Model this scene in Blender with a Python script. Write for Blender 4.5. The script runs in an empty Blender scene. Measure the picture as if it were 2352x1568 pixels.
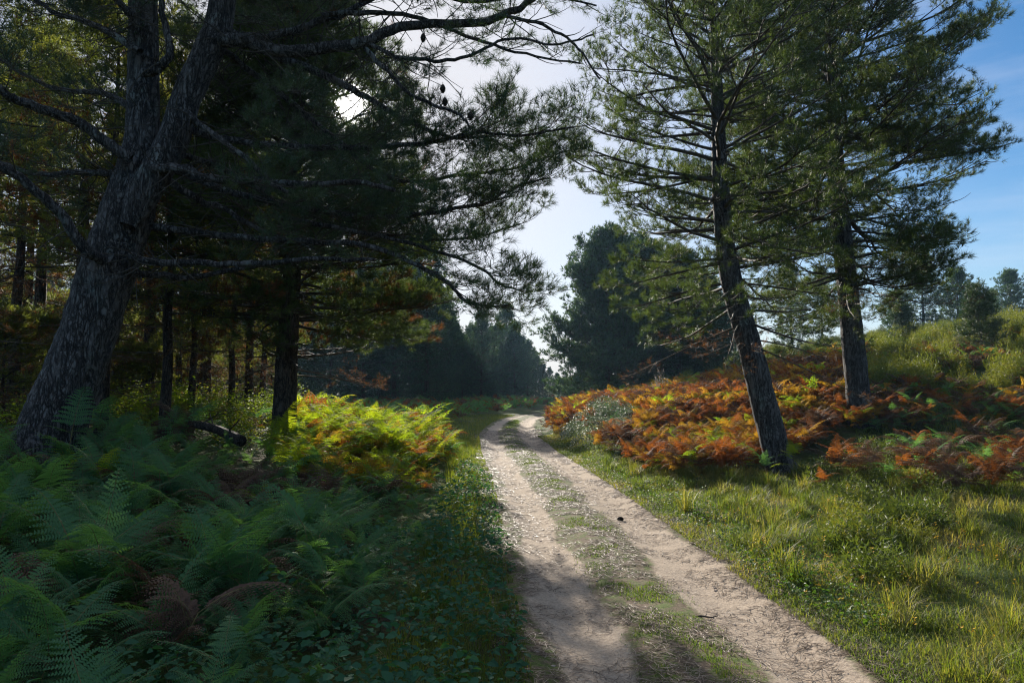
import bpy, math, random
import numpy as np
from mathutils import Vector, Matrix

R = math.radians
scene = bpy.context.scene
COL = scene.collection

# ------------------------------------------------------------------ camera
CAM_H = 1.75
FPX = 1568.0                     # focal length in pixels of a 2352 x 1568 picture (24 mm on 36 mm)
HORIZON = 890.0
PITCH = math.atan((HORIZON - 784.0) / FPX)
cam_data = bpy.data.cameras.new("camera")
cam_data.sensor_width = 36.0
cam_data.lens = 24.0
cam_data.clip_start = 0.05
cam_data.clip_end = 3000.0
cam = bpy.data.objects.new("camera", cam_data)
COL.objects.link(cam)
cam.location = (0, 0, CAM_H)
cam.rotation_euler = (R(90) + PITCH, 0, 0)
scene.camera = cam

CP, SP = math.cos(PITCH), math.sin(PITCH)

def ray(px, py):
    """Direction through a point of the photograph (2352 x 1568 pixels), scaled to one metre of depth along +Y."""
    a, b = (px - 1176.0) / FPX, (784.0 - py) / FPX
    d = np.array([a, CP - b * SP, SP + b * CP])
    return d / d[1]

def at(px, py, depth):
    d = ray(px, py)
    return np.array([0, 0, CAM_H]) + d * depth

def proj(P):
    P = np.asarray(P, float)
    q = P - np.array([0, 0, CAM_H])
    f = q[..., 1] * CP + q[..., 2] * SP
    v = -q[..., 1] * SP + q[..., 2] * CP
    f = np.where(f > 0.05, f, 0.05)
    return 1176 + FPX * q[..., 0] / f, 784 - FPX * v / f, f

# ------------------------------------------------------------------ sun, sky, exposure
SUN = ray(805, 248)
SUN = SUN / np.linalg.norm(SUN)
SUN_EL = math.asin(SUN[2])
SUN_AZ = math.atan2(SUN[0], SUN[1])

sun_data = bpy.data.lights.new("sun", 'SUN')
sun_data.energy = 5.0
sun_data.angle = R(0.53)
sun_data.color = (1.0, 0.92, 0.80)
sun = bpy.data.objects.new("sun", sun_data)
COL.objects.link(sun)
sun.rotation_euler = Vector(-SUN).to_track_quat('-Z', 'Y').to_euler()

world = bpy.data.worlds.new("World")
scene.world = world
world.use_nodes = True
wn, wl = world.node_tree.nodes, world.node_tree.links
wn.clear()
sky = wn.new("ShaderNodeTexSky")
sky.sky_type = 'NISHITA'
sky.sun_disc = False
sky.sun_elevation = SUN_EL
sky.sun_rotation = SUN_AZ
sky.air_density = 1.0
sky.dust_density = 0.6
sky.ozone_density = 3.0

def wmath(op, a, b=None, c=None, clamp=False):
    n = wn.new("ShaderNodeMath")
    n.operation = op
    n.use_clamp = clamp
    for i, v in enumerate((a, b, c)):
        if v is None:
            continue
        if isinstance(v, (int, float)):
            n.inputs[i].default_value = v
        else:
            wl.new(v, n.inputs[i])
    return n.outputs[0]

def wmix(fac, a, b, blend='MIX'):
    n = wn.new("ShaderNodeMix")
    n.data_type = 'RGBA'
    n.blend_type = blend
    n.clamp_result = False
    n.clamp_factor = False
    for s_, v in ((0, fac), (6, a), (7, b)):
        if isinstance(v, (int, float)):
            n.inputs[s_].default_value = v
        elif isinstance(v, tuple):
            n.inputs[s_].default_value = (*v, 1)
        else:
            wl.new(v, n.inputs[s_])
    return n.outputs[2]

# clear blue sky, a thin bright veil of high haze round the sun, faint streaks of cirrus
wtc = wn.new("ShaderNodeTexCoord")
hs = wn.new("ShaderNodeHueSaturation")
hs.inputs['Saturation'].default_value = 1.45
hs.inputs['Value'].default_value = 1.0
wl.new(sky.outputs[0], hs.inputs['Color'])
dp = wn.new("ShaderNodeVectorMath")
dp.operation = 'DOT_PRODUCT'
wl.new(wtc.outputs['Generated'], dp.inputs[0])
dp.inputs[1].default_value = tuple(SUN)
cosang = wmath('MAXIMUM', dp.outputs['Value'], 0.0)
veil = wmath('MULTIPLY', wmath('POWER', cosang, 7.0), 1.05, clamp=True)
wmp = wn.new("ShaderNodeMapping")
wmp.inputs['Scale'].default_value = (1.5, 1.5, 9.0)
wl.new(wtc.outputs['Generated'], wmp.inputs['Vector'])
wnz = wn.new("ShaderNodeTexNoise")
wnz.inputs['Scale'].default_value = 2.4
wnz.inputs['Detail'].default_value = 5.0
wnz.inputs['Roughness'].default_value = 0.6
wl.new(wmp.outputs[0], wnz.inputs['Vector'])
streak = wmath('MULTIPLY', wmath('SUBTRACT', wnz.outputs['Fac'], 0.46), 2.2, clamp=True)
c1 = wmix(veil, hs.outputs[0], (6.2, 6.15, 6.5))
wsep = wn.new("ShaderNodeSeparateXYZ")
wl.new(wtc.outputs['Generated'], wsep.inputs[0])
low = wmath('POWER', wmath('SUBTRACT', 1.0, wmath('MAXIMUM', wsep.outputs['Z'], 0.0)), 9.0)
c1 = wmix(wmath('MULTIPLY', low, 0.85), c1, (4.6, 5.6, 7.0))
c1 = wmix(wmath('MULTIPLY', veil, low), c1, (6.2, 6.15, 6.5))
c2 = wmix(wmath('MULTIPLY', streak, 0.35), c1, (6.2, 6.6, 7.6))
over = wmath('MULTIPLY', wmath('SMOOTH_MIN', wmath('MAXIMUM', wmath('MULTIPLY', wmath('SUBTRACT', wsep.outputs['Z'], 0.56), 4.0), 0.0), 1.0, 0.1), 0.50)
c2 = wmix(over, c2, (9.5, 10.0, 11.0))      # bright cloud added overhead, out of view, to fill the shade with light
glow = wmath('ADD', wmath('MULTIPLY', wmath('POWER', cosang, 4500.0), 90.0), wmath('MULTIPLY', wmath('POWER', cosang, 420.0), 3.0))
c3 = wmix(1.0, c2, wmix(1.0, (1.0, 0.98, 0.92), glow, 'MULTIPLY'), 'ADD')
bg = wn.new("ShaderNodeBackground")
bg.inputs['Strength'].default_value = 0.058
wout = wn.new("ShaderNodeOutputWorld")
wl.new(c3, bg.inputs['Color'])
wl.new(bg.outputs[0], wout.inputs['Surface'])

scene.view_settings.view_transform = 'Standard'
scene.view_settings.look = 'None'
scene.view_settings.gamma = 1.0
scene.view_settings.use_curve_mapping = False
scene.view_settings.exposure = 1.2
scene.cycles.pixel_filter_type = 'BLACKMAN_HARRIS'
scene.cycles.filter_width = 1.15
scene.cycles.use_denoising = True
scene.cycles.denoiser = 'OPENIMAGEDENOISE'
scene.cycles.denoising_input_passes = 'RGB_ALBEDO_NORMAL'
scene.cycles.denoising_prefilter = 'NONE'
scene.cycles.max_bounces = 7
scene.cycles.diffuse_bounces = 4
scene.cycles.glossy_bounces = 2
scene.cycles.transmission_bounces = 4
scene.cycles.transparent_max_bounces = 4
scene.cycles.caustics_reflective = False
scene.cycles.caustics_refractive = False
scene.cycles.sample_clamp_indirect = 1.5
scene.cycles.sample_clamp_direct = 1.5

# ------------------------------------------------------------------ materials
def new_mat(name):
    m = bpy.data.materials.new(name)
    m.use_nodes = True
    nt = m.node_tree
    nt.nodes.clear()
    out = nt.nodes.new("ShaderNodeOutputMaterial")
    return m, nt, out

def node(nt, kind, **kw):
    n = nt.nodes.new(kind)
    for k, v in kw.items():
        if k.startswith('_'):
            setattr(n, k[1:], v)
        else:
            n.inputs[k.replace('__', ' ')].default_value = v
    return n

def ramp(nt, fac, stops):
    r = nt.nodes.new("ShaderNodeValToRGB")
    el = r.color_ramp.elements
    while len(el) > 1:
        el.remove(el[0])
    el[0].position, el[0].color = stops[0][0], (*stops[0][1], 1)
    for p, c in stops[1:]:
        e = el.new(p)
        e.color = (*c, 1)
    nt.links.new(fac, r.inputs[0])
    return r.outputs[0]

def leaf_mat(name, stops, trans=0.45, tcol=(1.5, 1.6, 0.7), rough=0.55, spec=0.22):
    """Thin leaf: reflects and lets light through; colour varies leaf by leaf (attribute tone) and plant by plant."""
    m, nt, out = new_mat(name)
    L = nt.links
    att = node(nt, "ShaderNodeAttribute", _attribute_name="tone")
    info = nt.nodes.new("ShaderNodeObjectInfo")
    ma = node(nt, "ShaderNodeMath", _operation='MULTIPLY_ADD')
    L.new(info.outputs['Random'], ma.inputs[0])
    ma.inputs[1].default_value = 0.3
    mb = node(nt, "ShaderNodeMath", _operation='MULTIPLY')
    L.new(att.outputs['Fac'], mb.inputs[0])
    mb.inputs[1].default_value = 0.7
    L.new(mb.outputs[0], ma.inputs[2])
    c = ramp(nt, ma.outputs[0], stops)
    p = nt.nodes.new("ShaderNodeBsdfPrincipled")
    p.inputs['Roughness'].default_value = rough
    p.inputs['Specular IOR Level'].default_value = spec
    L.new(c, p.inputs['Base Color'])
    t = nt.nodes.new("ShaderNodeBsdfTranslucent")
    mul = node(nt, "ShaderNodeMix", _data_type='RGBA', _blend_type='MULTIPLY', _clamp_result=False)
    mul.inputs[0].default_value = 1.0
    L.new(c, mul.inputs[6])
    mul.inputs[7].default_value = (*tcol, 1)
    L.new(mul.outputs[2], t.inputs['Color'])
    mix = nt.nodes.new("ShaderNodeMixShader")
    mix.inputs[0].default_value = trans
    L.new(p.outputs[0], mix.inputs[1])
    L.new(t.outputs[0], mix.inputs[2])
    L.new(mix.outputs[0], out.inputs['Surface'])
    return m

def bark_mat(name, dark, mid, pale, scale=5.0, stretch=0.42, bump=1.0, lichen=None):
    m, nt, out = new_mat(name)
    L = nt.links
    tc = nt.nodes.new("ShaderNodeTexCoord")
    mp = node(nt, "ShaderNodeMapping")
    mp.inputs['Scale'].default_value = (scale, scale, scale * stretch)
    L.new(tc.outputs['Object'], mp.inputs['Vector'])
    nz = node(nt, "ShaderNodeTexNoise", Scale=1.6, Detail=6.0, Roughness=0.65)
    L.new(mp.outputs[0], nz.inputs['Vector'])
    warp = node(nt, "ShaderNodeMix", _data_type='RGBA', _blend_type='ADD')
    warp.inputs[0].default_value = 0.95
    L.new(mp.outputs[0], warp.inputs[6])
    L.new(nz.outputs['Color'], warp.inputs[7])
    vo = node(nt, "ShaderNodeTexVoronoi", _feature='DISTANCE_TO_EDGE', Scale=4.4, Randomness=1.0)
    L.new(warp.outputs[2], vo.inputs['Vector'])
    vc = node(nt, "ShaderNodeTexVoronoi", _feature='F1', Scale=4.4, Randomness=1.0)
    L.new(warp.outputs[2], vc.inputs['Vector'])
    crack = ramp(nt, vo.outputs['Distance'], [(0.0, (0, 0, 0)), (0.05, (0.5, 0.5, 0.5)), (0.16, (1, 1, 1))])
    sep = nt.nodes.new("ShaderNodeSeparateColor")
    L.new(vc.outputs['Color'], sep.inputs[0])
    nf = node(nt, "ShaderNodeTexNoise", Scale=9.0, Detail=5.0, Roughness=0.7)
    L.new(mp.outputs[0], nf.inputs['Vector'])
    av = node(nt, "ShaderNodeMath", _operation='MULTIPLY_ADD')
    L.new(sep.outputs[0], av.inputs[0])
    av.inputs[1].default_value = 0.2
    half = node(nt, "ShaderNodeMath", _operation='MULTIPLY')
    L.new(nf.outputs['Fac'], half.inputs[0])
    half.inputs[1].default_value = 0.8
    L.new(half.outputs[0], av.inputs[2])
    plate = ramp(nt, av.outputs[0], [(0.2, mid), (0.75, pale)])
    if lichen:
        nl = node(nt, "ShaderNodeTexNoise", Scale=2.2, Detail=8.0, Roughness=0.75)
        L.new(tc.outputs['Object'], nl.inputs['Vector'])
        lm = ramp(nt, nl.outputs['Fac'], [(0.55, (0, 0, 0)), (0.68, (0.8, 0.8, 0.8))])
        lx = node(nt, "ShaderNodeMix", _data_type='RGBA')
        L.new(lm, lx.inputs[0])
        L.new(plate, lx.inputs[6])
        lx.inputs[7].default_value = (*lichen, 1)
        plate = lx.outputs[2]
    cm = node(nt, "ShaderNodeMix", _data_type='RGBA')
    nk = node(nt, "ShaderNodeTexNoise", Scale=0.8, Detail=3.0)
    L.new(mp.outputs[0], nk.inputs['Vector'])
    fade = ramp(nt, nk.outputs['Fac'], [(0.40, (0, 0, 0)), (0.62, (0.85, 0.85, 0.85))])
    mp2 = node(nt, "ShaderNodeMapping")
    mp2.inputs['Scale'].default_value = (scale * 2.6, scale * 2.6, scale * .42)
    L.new(tc.outputs['Object'], mp2.inputs['Vector'])
    nr = node(nt, "ShaderNodeTexNoise", Scale=1.0, Detail=4.0, Roughness=0.6, Distortion=0.6)
    L.new(mp2.outputs[0], nr.inputs['Vector'])
    ab = node(nt, "ShaderNodeMath", _operation='SUBTRACT')
    L.new(nr.outputs['Fac'], ab.inputs[0])
    ab.inputs[1].default_value = 0.5
    ab2 = node(nt, "ShaderNodeMath", _operation='ABSOLUTE')
    L.new(ab.outputs[0], ab2.inputs[0])
    furrow = ramp(nt, ab2.outputs[0], [(0.0, (0.05, 0.05, 0.05)), (0.03, (0.6, 0.6, 0.6)), (0.07, (1, 1, 1))])
    ck = node(nt, "ShaderNodeMath", _operation='MAXIMUM')
    L.new(crack, ck.inputs[0])
    L.new(fade, ck.inputs[1])
    ck2 = node(nt, "ShaderNodeMath", _operation='MULTIPLY')
    L.new(ck.outputs[0], ck2.inputs[0])
    L.new(furrow, ck2.inputs[1])
    L.new(ck2.outputs[0], cm.inputs[0])
    cm.inputs[6].default_value = (*dark, 1)
    L.new(plate, cm.inputs[7])
    p = node(nt, "ShaderNodeBsdfPrincipled", Roughness=0.85)
    p.inputs['Specular IOR Level'].default_value = 0.25
    L.new(cm.outputs[2], p.inputs['Base Color'])
    hb = node(nt, "ShaderNodeMath", _operation='MULTIPLY_ADD')
    L.new(nf.outputs['Fac'], hb.inputs[0])
    hb.inputs[1].default_value = 0.35
    L.new(ck2.outputs[0], hb.inputs[2])
    bp = node(nt, "ShaderNodeBump", Strength=bump, Distance=0.03)
    L.new(hb.outputs[0], bp.inputs['Height'])
    L.new(bp.outputs[0], p.inputs['Normal'])
    L.new(p.outputs[0], out.inputs['Surface'])
    return m

def plain_mat(name, c0, c1, scale=20.0, rough=0.8, spec=0.3):
    m, nt, out = new_mat(name)
    tc = nt.nodes.new("ShaderNodeTexCoord")
    nz = node(nt, "ShaderNodeTexNoise", Scale=scale, Detail=4.0)
    nt.links.new(tc.outputs['Object'], nz.inputs['Vector'])
    c = ramp(nt, nz.outputs['Fac'], [(0.3, c0), (0.7, c1)])
    p = node(nt, "ShaderNodeBsdfPrincipled", Roughness=rough)
    p.inputs['Specular IOR Level'].default_value = spec
    nt.links.new(c, p.inputs['Base Color'])
    nt.links.new(p.outputs[0], out.inputs['Surface'])
    return m

M = {}
M['needle_blue'] = leaf_mat('blue_pine_needles', [(0.0, (0.024, 0.050, 0.036)), (0.5, (0.040, 0.075, 0.046)), (1.0, (0.080, 0.115, 0.048))], trans=0.34, tcol=(1.5, 1.6, 0.7), rough=0.45, spec=0.4)
M['needle_sun_tint'] = leaf_mat('sun_tinted_needles', [(0.0, (0.055, 0.080, 0.028)), (0.5, (0.105, 0.125, 0.036)), (1.0, (0.19, 0.17, 0.05))], trans=0.55, tcol=(1.7, 1.7, 0.7), rough=0.42, spec=0.45)  # brighter, yellower needle copy: sunlight in the left wood put into its colour
M['needle'] = leaf_mat('pine_needles', [(0.0, (0.028, 0.050, 0.024)), (0.5, (0.058, 0.084, 0.030)), (1.0, (0.12, 0.135, 0.042))],
                       trans=0.42, tcol=(1.8, 1.8, 0.7), rough=0.48, spec=0.30)
M['needle_dark'] = leaf_mat('pine_needles_dark', [(0.0, (0.022, 0.046, 0.028)), (0.5, (0.040, 0.072, 0.034)), (1.0, (0.080, 0.105, 0.035))],
                           trans=0.24, tcol=(1.4, 1.5, 0.7), rough=0.42, spec=0.35)
M['needle_far'] = leaf_mat('pine_needles_far', [(0.0, (0.030, 0.058, 0.038)), (0.5, (0.052, 0.092, 0.044)), (1.0, (0.095, 0.135, 0.050))],
                           trans=0.42, tcol=(1.5, 1.6, 0.7), rough=0.45, spec=0.4)
M['needle_dry'] = leaf_mat('dry_needles', [(0.0, (0.09, 0.040, 0.016)), (1.0, (0.20, 0.100, 0.040))], trans=0.40, tcol=(1.4, 1.2, 0.8))
M['bark'] = bark_mat('pine_bark', (0.012, 0.010, 0.009), (0.075, 0.062, 0.055), (0.17, 0.155, 0.145), scale=4.6, lichen=(0.20, 0.235, 0.21))
M['bark_warm'] = bark_mat('pine_bark_warm', (0.012, 0.009, 0.007), (0.070, 0.050, 0.038), (0.15, 0.115, 0.09), scale=6.0, lichen=(0.13, 0.14, 0.10))
M['twig'] = plain_mat('twig_bark', (0.030, 0.024, 0.018), (0.085, 0.070, 0.052), 6.0)
M['deadwood'] = plain_mat('dead_twigs', (0.06, 0.045, 0.03), (0.13, 0.10, 0.07), 6.0)
M['fern_green'] = leaf_mat('fern_green', [(0.0, (0.050, 0.120, 0.070)), (0.6, (0.085, 0.180, 0.085)), (1.0, (0.14, 0.21, 0.065))], trans=0.50, tcol=(1.9, 1.9, 0.6), rough=0.7, spec=0.10)
M['fern_lime'] = leaf_mat('fern_lime', [(0.0, (0.09, 0.17, 0.024)), (0.6, (0.19, 0.25, 0.028)), (1.0, (0.32, 0.27, 0.03))], trans=0.62, tcol=(2.0, 1.9, 0.45), rough=0.7, spec=0.10)
M['fern_gold'] = leaf_mat('fern_gold', [(0.0, (0.24, 0.13, 0.022)), (0.6, (0.30, 0.19, 0.03)), (1.0, (0.25, 0.24, 0.05))], trans=0.55, tcol=(1.6, 1.4, 0.6), rough=0.7, spec=0.10)
M['fern_rust'] = leaf_mat('fern_rust', [(0.0, (0.10, 0.038, 0.018)), (0.5, (0.195, 0.076, 0.023)), (1.0, (0.31, 0.145, 0.038))], trans=0.50, tcol=(1.6, 1.2, 0.6), rough=0.7, spec=0.10)
M['fern_brown'] = leaf_mat('fern_brown', [(0.0, (0.060, 0.035, 0.025)), (1.0, (0.16, 0.095, 0.062))], trans=0.3, tcol=(1.3, 1.1, 0.8), rough=0.7, spec=0.2)
M['stalk'] = plain_mat('fern_stalk', (0.09, 0.07, 0.025), (0.17, 0.14, 0.05), 9.0)
M['bramble'] = leaf_mat('bramble_leaf', [(0.0, (0.026, 0.075, 0.045)), (0.7, (0.050, 0.125, 0.065)), (1.0, (0.11, 0.15, 0.05))], trans=0.35, tcol=(1.8, 1.9, 0.6), rough=0.7, spec=0.10)
M['silver'] = leaf_mat('silver_bramble_leaf', [(0.0, (0.06, 0.085, 0.05)), (1.0, (0.14, 0.17, 0.11))], trans=0.25, tcol=(1.4, 1.5, 0.8), rough=0.5, spec=0.45)
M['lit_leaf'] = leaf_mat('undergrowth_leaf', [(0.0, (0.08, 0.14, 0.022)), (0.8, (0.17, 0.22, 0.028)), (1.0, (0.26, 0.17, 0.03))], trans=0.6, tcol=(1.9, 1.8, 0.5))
M['grass'] = leaf_mat('grass_blade', [(0.0, (0.045, 0.086, 0.018)), (0.5, (0.100, 0.135, 0.028)), (0.75, (0.18, 0.17, 0.055)), (1.0, (0.33, 0.25, 0.13))], trans=0.5, tcol=(1.8, 1.8, 0.6))
M['straw'] = leaf_mat('fallen_needles', [(0.0, (0.05, 0.032, 0.022)), (0.4, (0.14, 0.095, 0.065)), (0.7, (0.36, 0.28, 0.21)), (1.0, (0.52, 0.43, 0.34))], trans=0.15, tcol=(1.0, 1.0, 1.0), rough=0.55, spec=0.35)
M['weed'] = leaf_mat('weed_leaf', [(0.0, (0.030, 0.070, 0.022)), (0.7, (0.065, 0.120, 0.028)), (1.0, (0.13, 0.15, 0.03))], trans=0.45, tcol=(1.8, 1.8, 0.5))
M['heath'] = leaf_mat('heath_sprigs', [(0.0, (0.060, 0.088, 0.020)), (0.6, (0.125, 0.145, 0.026)), (1.0, (0.21, 0.18, 0.04))], trans=0.4, tcol=(1.7, 1.6, 0.6))
M['heath_dark'] = leaf_mat('dark_heath_sprigs', [(0.0, (0.040, 0.075, 0.022)), (1.0, (0.10, 0.125, 0.030))], trans=0.4, tcol=(1.7, 1.6, 0.6))
M['petal'] = leaf_mat('yellow_petal', [(0.0, (0.6, 0.30, 0.01)), (1.0, (0.7, 0.45, 0.02))], trans=0.3, tcol=(1, 1, 1))
M['pale_sprig'] = leaf_mat('pale_dry_sprigs', [(0.0, (0.20, 0.17, 0.13)), (1.0, (0.36, 0.31, 0.25))], trans=0.3, tcol=(1, 1, 1))
M['cone'] = plain_mat('pine_cone', (0.025, 0.018, 0.013), (0.075, 0.055, 0.04), 30.0)

# ------------------------------------------------------------------ mesh builder
class MB:
    """Collects vertices, triangles, material indices and a tone per vertex and links them as one mesh object."""
    def __init__(self):
        self.V, self.F, self.I, self.T, self.n = [], [], [], [], 0

    def add(self, V, F, mat=0, tone=0.5):
        V = np.asarray(V, np.float32).reshape(-1, 3)
        F = np.asarray(F, np.int32).reshape(-1, 3)
        self.V.append(V)
        self.F.append(F + self.n)
        self.I.append(np.broadcast_to(np.asarray(mat, np.int32), (len(F),)))
        self.T.append(np.broadcast_to(np.asarray(tone, np.float32), (len(V),)))
        self.n += len(V)

    def arrays(self):
        if not self.V:
            return np.zeros((0, 3), np.float32), np.zeros((0, 3), np.int32), np.zeros(0, np.int32), np.zeros(0, np.float32)
        return np.concatenate(self.V), np.concatenate(self.F), np.concatenate(self.I), np.concatenate(self.T)

    def place(self, tmpl, pos, X, Z, scale, rng, jitter=0.35, mat=None, tone=None):
        """Copies a template (arrays) to many frames at once."""
        V, F, I, T = tmpl
        pos = np.asarray(pos, float)
        k = len(pos)
        if k == 0 or len(V) == 0:
            return
        X = X / np.linalg.norm(X, axis=1, keepdims=True)
        Y = np.cross(Z, X)
        Y /= np.maximum(np.linalg.norm(Y, axis=1, keepdims=True), 1e-6)
        Z = np.cross(X, Y)
        B = np.stack([X, Y, Z], 1) * np.reshape(scale, (-1, 1, 1))     # k,3,3 rows = axes
        out = np.einsum('vi,kij->kvj', V, B) + pos[:, None, :]
        FF = F[None] + (np.arange(k) * len(V))[:, None, None]
        t0 = rng.uniform(-jitter, jitter, k) if tone is None else tone - 0.5
        TT = np.clip(T[None] + np.reshape(t0, (-1, 1)), 0, 1)
        II = np.tile(I, k) if mat is None else mat
        self.add(out.reshape(-1, 3), FF.reshape(-1, 3), II, TT.reshape(-1))

    def mesh(self, name, mats, smooth=False):
        V, F, I, T = self.arrays()
        me = bpy.data.meshes.new(name)
        me.vertices.add(len(V))
        me.vertices.foreach_set("co", V.ravel())
        me.loops.add(len(F) * 3)
        me.loops.foreach_set("vertex_index", F.ravel())
        me.polygons.add(len(F))
        me.polygons.foreach_set("loop_start", np.arange(0, len(F) * 3, 3, dtype=np.int32))
        me.polygons.foreach_set("material_index", I.astype(np.int32))
        if smooth:
            me.polygons.foreach_set("use_smooth", np.ones(len(F), bool))
        a = me.attributes.new("tone", 'FLOAT', 'POINT')
        a.data.foreach_set("value", T.astype(np.float32))
        for m in mats:
            me.materials.append(m)
        me.update()
        return me

def link(name, data, parent=None, label=None, cat=None, group=None, kind=None, loc=None):
    o = bpy.data.objects.new(name, data)
    COL.objects.link(o)
    if parent is not None:
        o.parent = parent
    if loc is not None:
        o.location = loc
    tag(o, label, cat, group, kind)
    return o

def tag(o, label=None, cat=None, group=None, kind=None):
    for k, v in (('label', label), ('category', cat), ('group', group), ('kind', kind)):
        if v:
            o[k] = v
    return o

def copy_thing(o, loc, rotz=0.0, scale=1.0, label=None, group=None):
    c = o.copy()
    COL.objects.link(c)
    c.location = loc
    c.rotation_euler = (0, 0, rotz)
    c.scale = (scale, scale, scale) if np.isscalar(scale) else scale
    for ch in o.children:
        d = ch.copy()
        COL.objects.link(d)
        d.parent = c
    if label:
        c['label'] = label
    if group:
        c['group'] = group
    return c

def unit(v):
    v = np.asarray(v, float)
    return v / max(np.linalg.norm(v), 1e-9)

def spline(P, n):
    """Catmull-Rom through the points, n samples."""
    P = np.asarray(P, float)
    if len(P) == 2:
        t = np.linspace(0, 1, n)[:, None]
        return P[0] * (1 - t) + P[1] * t
    Q = np.vstack([2 * P[0] - P[1], P, 2 * P[-1] - P[-2]])
    u = np.linspace(0, len(P) - 1, n)
    i = np.minimum(u.astype(int), len(P) - 2)
    t = (u - i)[:, None]
    a, b, c, d = Q[i], Q[i + 1], Q[i + 2], Q[i + 3]
    return 0.5 * (2 * b + (c - a) * t + (2 * a - 5 * b + 4 * c - d) * t ** 2 + (3 * b - a - 3 * c + d) * t ** 3)

def tube(mb, P, rad, sides=6, mat=0, tone=0.5, rough=0.0, rng=None):
    P = np.asarray(P, float)
    n = len(P)
    rad = np.broadcast_to(np.asarray(rad, float), (n,))
    T = np.gradient(P, axis=0)
    T /= np.maximum(np.linalg.norm(T, axis=1, keepdims=True), 1e-9)
    ref = np.array([0.0, 1.0, 0.0]) if abs(T[0][1]) < 0.8 else np.array([1.0, 0, 0])
    A = np.cross(T, ref)
    A /= np.maximum(np.linalg.norm(A, axis=1, keepdims=True), 1e-9)
    B = np.cross(T, A)
    th = np.arange(sides) * 2 * math.pi / sides
    rr = rad[:, None] * np.ones(sides)[None]
    if rough and rng is not None:
        rr = rr * (1 + rough * rough_field(n, sides, rng))
    V = P[:, None] + rr[..., None] * (np.cos(th)[None, :, None] * A[:, None] + np.sin(th)[None, :, None] * B[:, None])
    i = np.arange(n - 1)[:, None] * sides
    j = np.arange(sides)[None]
    j2 = (j + 1) % sides
    a, b, c, d = i + j, i + j2, i + sides + j2, i + sides + j
    F = np.concatenate([np.stack([a, b, c], -1).reshape(-1, 3), np.stack([a, c, d], -1).reshape(-1, 3)])
    cap = (n - 1) * sides
    F = np.vstack([F, [[cap, cap + k, cap + k + 1] for k in range(1, sides - 1)]])
    mb.add(V.reshape(-1, 3), F, mat, tone)

def rough_field(n, s, rng):
    """Bark ridges: noise stretched along the stem, cyclic round it."""
    f = np.zeros((n, s))
    for amp, ln in ((0.5, 9), (0.8, 4), (0.6, 1)):
        g = rng.normal(size=(n // ln + 2, s))
        y = np.linspace(0, len(g) - 1.001, n)
        i = y.astype(int)
        t = (y - i)[:, None]
        f += amp * (g[i] * (1 - t) + g[i + 1] * t)
    f = (f + 0.5 * np.roll(f, 1, 1) + 0.5 * np.roll(f, -1, 1)) / 2
    return f

# ------------------------------------------------------------------ terrain
def ss(x, a, b):
    t = np.clip((np.asarray(x, float) - a) / (b - a), 0, 1)
    return t * t * (3 - 2 * t)

_ry = np.array([-30, -6, 0, 4.05, 6.7, 8.85, 13, 18.9, 25.4, 30, 34.7, 38, 42, 46, 50, 55, 60, 70, 90])
_rx = np.array([3.2, 1.75, 1.36, 1.12, .96, .87, .62, .13, -.23, -.2, 0.0, 0.25, 0.9, 2.2, 4.2, 8, 13, 25, 50])
_fy = np.linspace(-30, 90, 1201)
_fx = np.interp(_fy, _ry, _rx)
_k = np.hanning(41)
_k /= _k.sum()
_fx = np.convolve(np.pad(_fx, 20, mode='edge'), _k, mode='valid')

def roadx(y):
    return np.interp(y, _fy, _fx)

def soft(v, k=0.35):
    return 0.5 * (v + np.sqrt(v * v + k * k))

def height(x, y):
    x, y = np.asarray(x, float), np.asarray(y, float)
    u = x - roadx(y)
    ul, ur = np.maximum(0, -u - 1.0), np.maximum(0, u - 1.0)
    far = 1 - 0.65 * ss(y, 21, 27)
    h = (0.08 * ss(ul, 0.0, 1.6) + 0.36 * ss(ul, 2.2, 6)) * far
    h = h + 0.045 * np.minimum(ur, 5)
    h = h + 0.62 * ss(ur, 0.45, 2.0) * ss(y, 15, 20) * (1 - ss(y, 33, 39))
    hill = soft(0.165 * x - 0.62 + 0.045 * np.maximum(y - 22, 0) * ss(x, 6, 22), 0.3)
    hill = 11 * np.tanh(hill / 11) * ss(y, 10, 30) * ss(ur, 0, 4)
    h = h + hill
    bumps = 0.05 * np.sin(1.7 * x + 0.6 * y) * np.sin(1.3 * y - 0.5 * x) + 0.03 * np.sin(4.1 * x + 1) * np.sin(3.7 * y)
    h = h + bumps * ss(np.abs(u), 0.9, 2.2)
    return h

def road_profile(u):
    a = np.abs(u - .09)
    return -0.055 * np.exp(-((a - 0.66) / 0.25) ** 2) + 0.03 * np.exp(-((u - .09) / 0.28) ** 2)

def warp_axis(lo, hi, near, n, k):
    s = np.linspace(-1, 1, n)
    v = np.sinh(k * s) / np.sinh(k)
    return np.where(v < 0, v * lo, v * hi) + near

def grid_mesh(X, Y, Z):
    n, m = X.shape
    V = np.stack([X, Y, Z], -1).reshape(-1, 3)
    i = np.arange(n - 1)[:, None] * m
    j = np.arange(m - 1)[None]
    a, b, c, d = i + j, i + j + 1, i + m + j + 1, i + m + j
    F = np.concatenate([np.stack([a, b, c], -1).reshape(-1, 3), np.stack([a, c, d], -1).reshape(-1, 3)])
    return V, F

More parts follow.
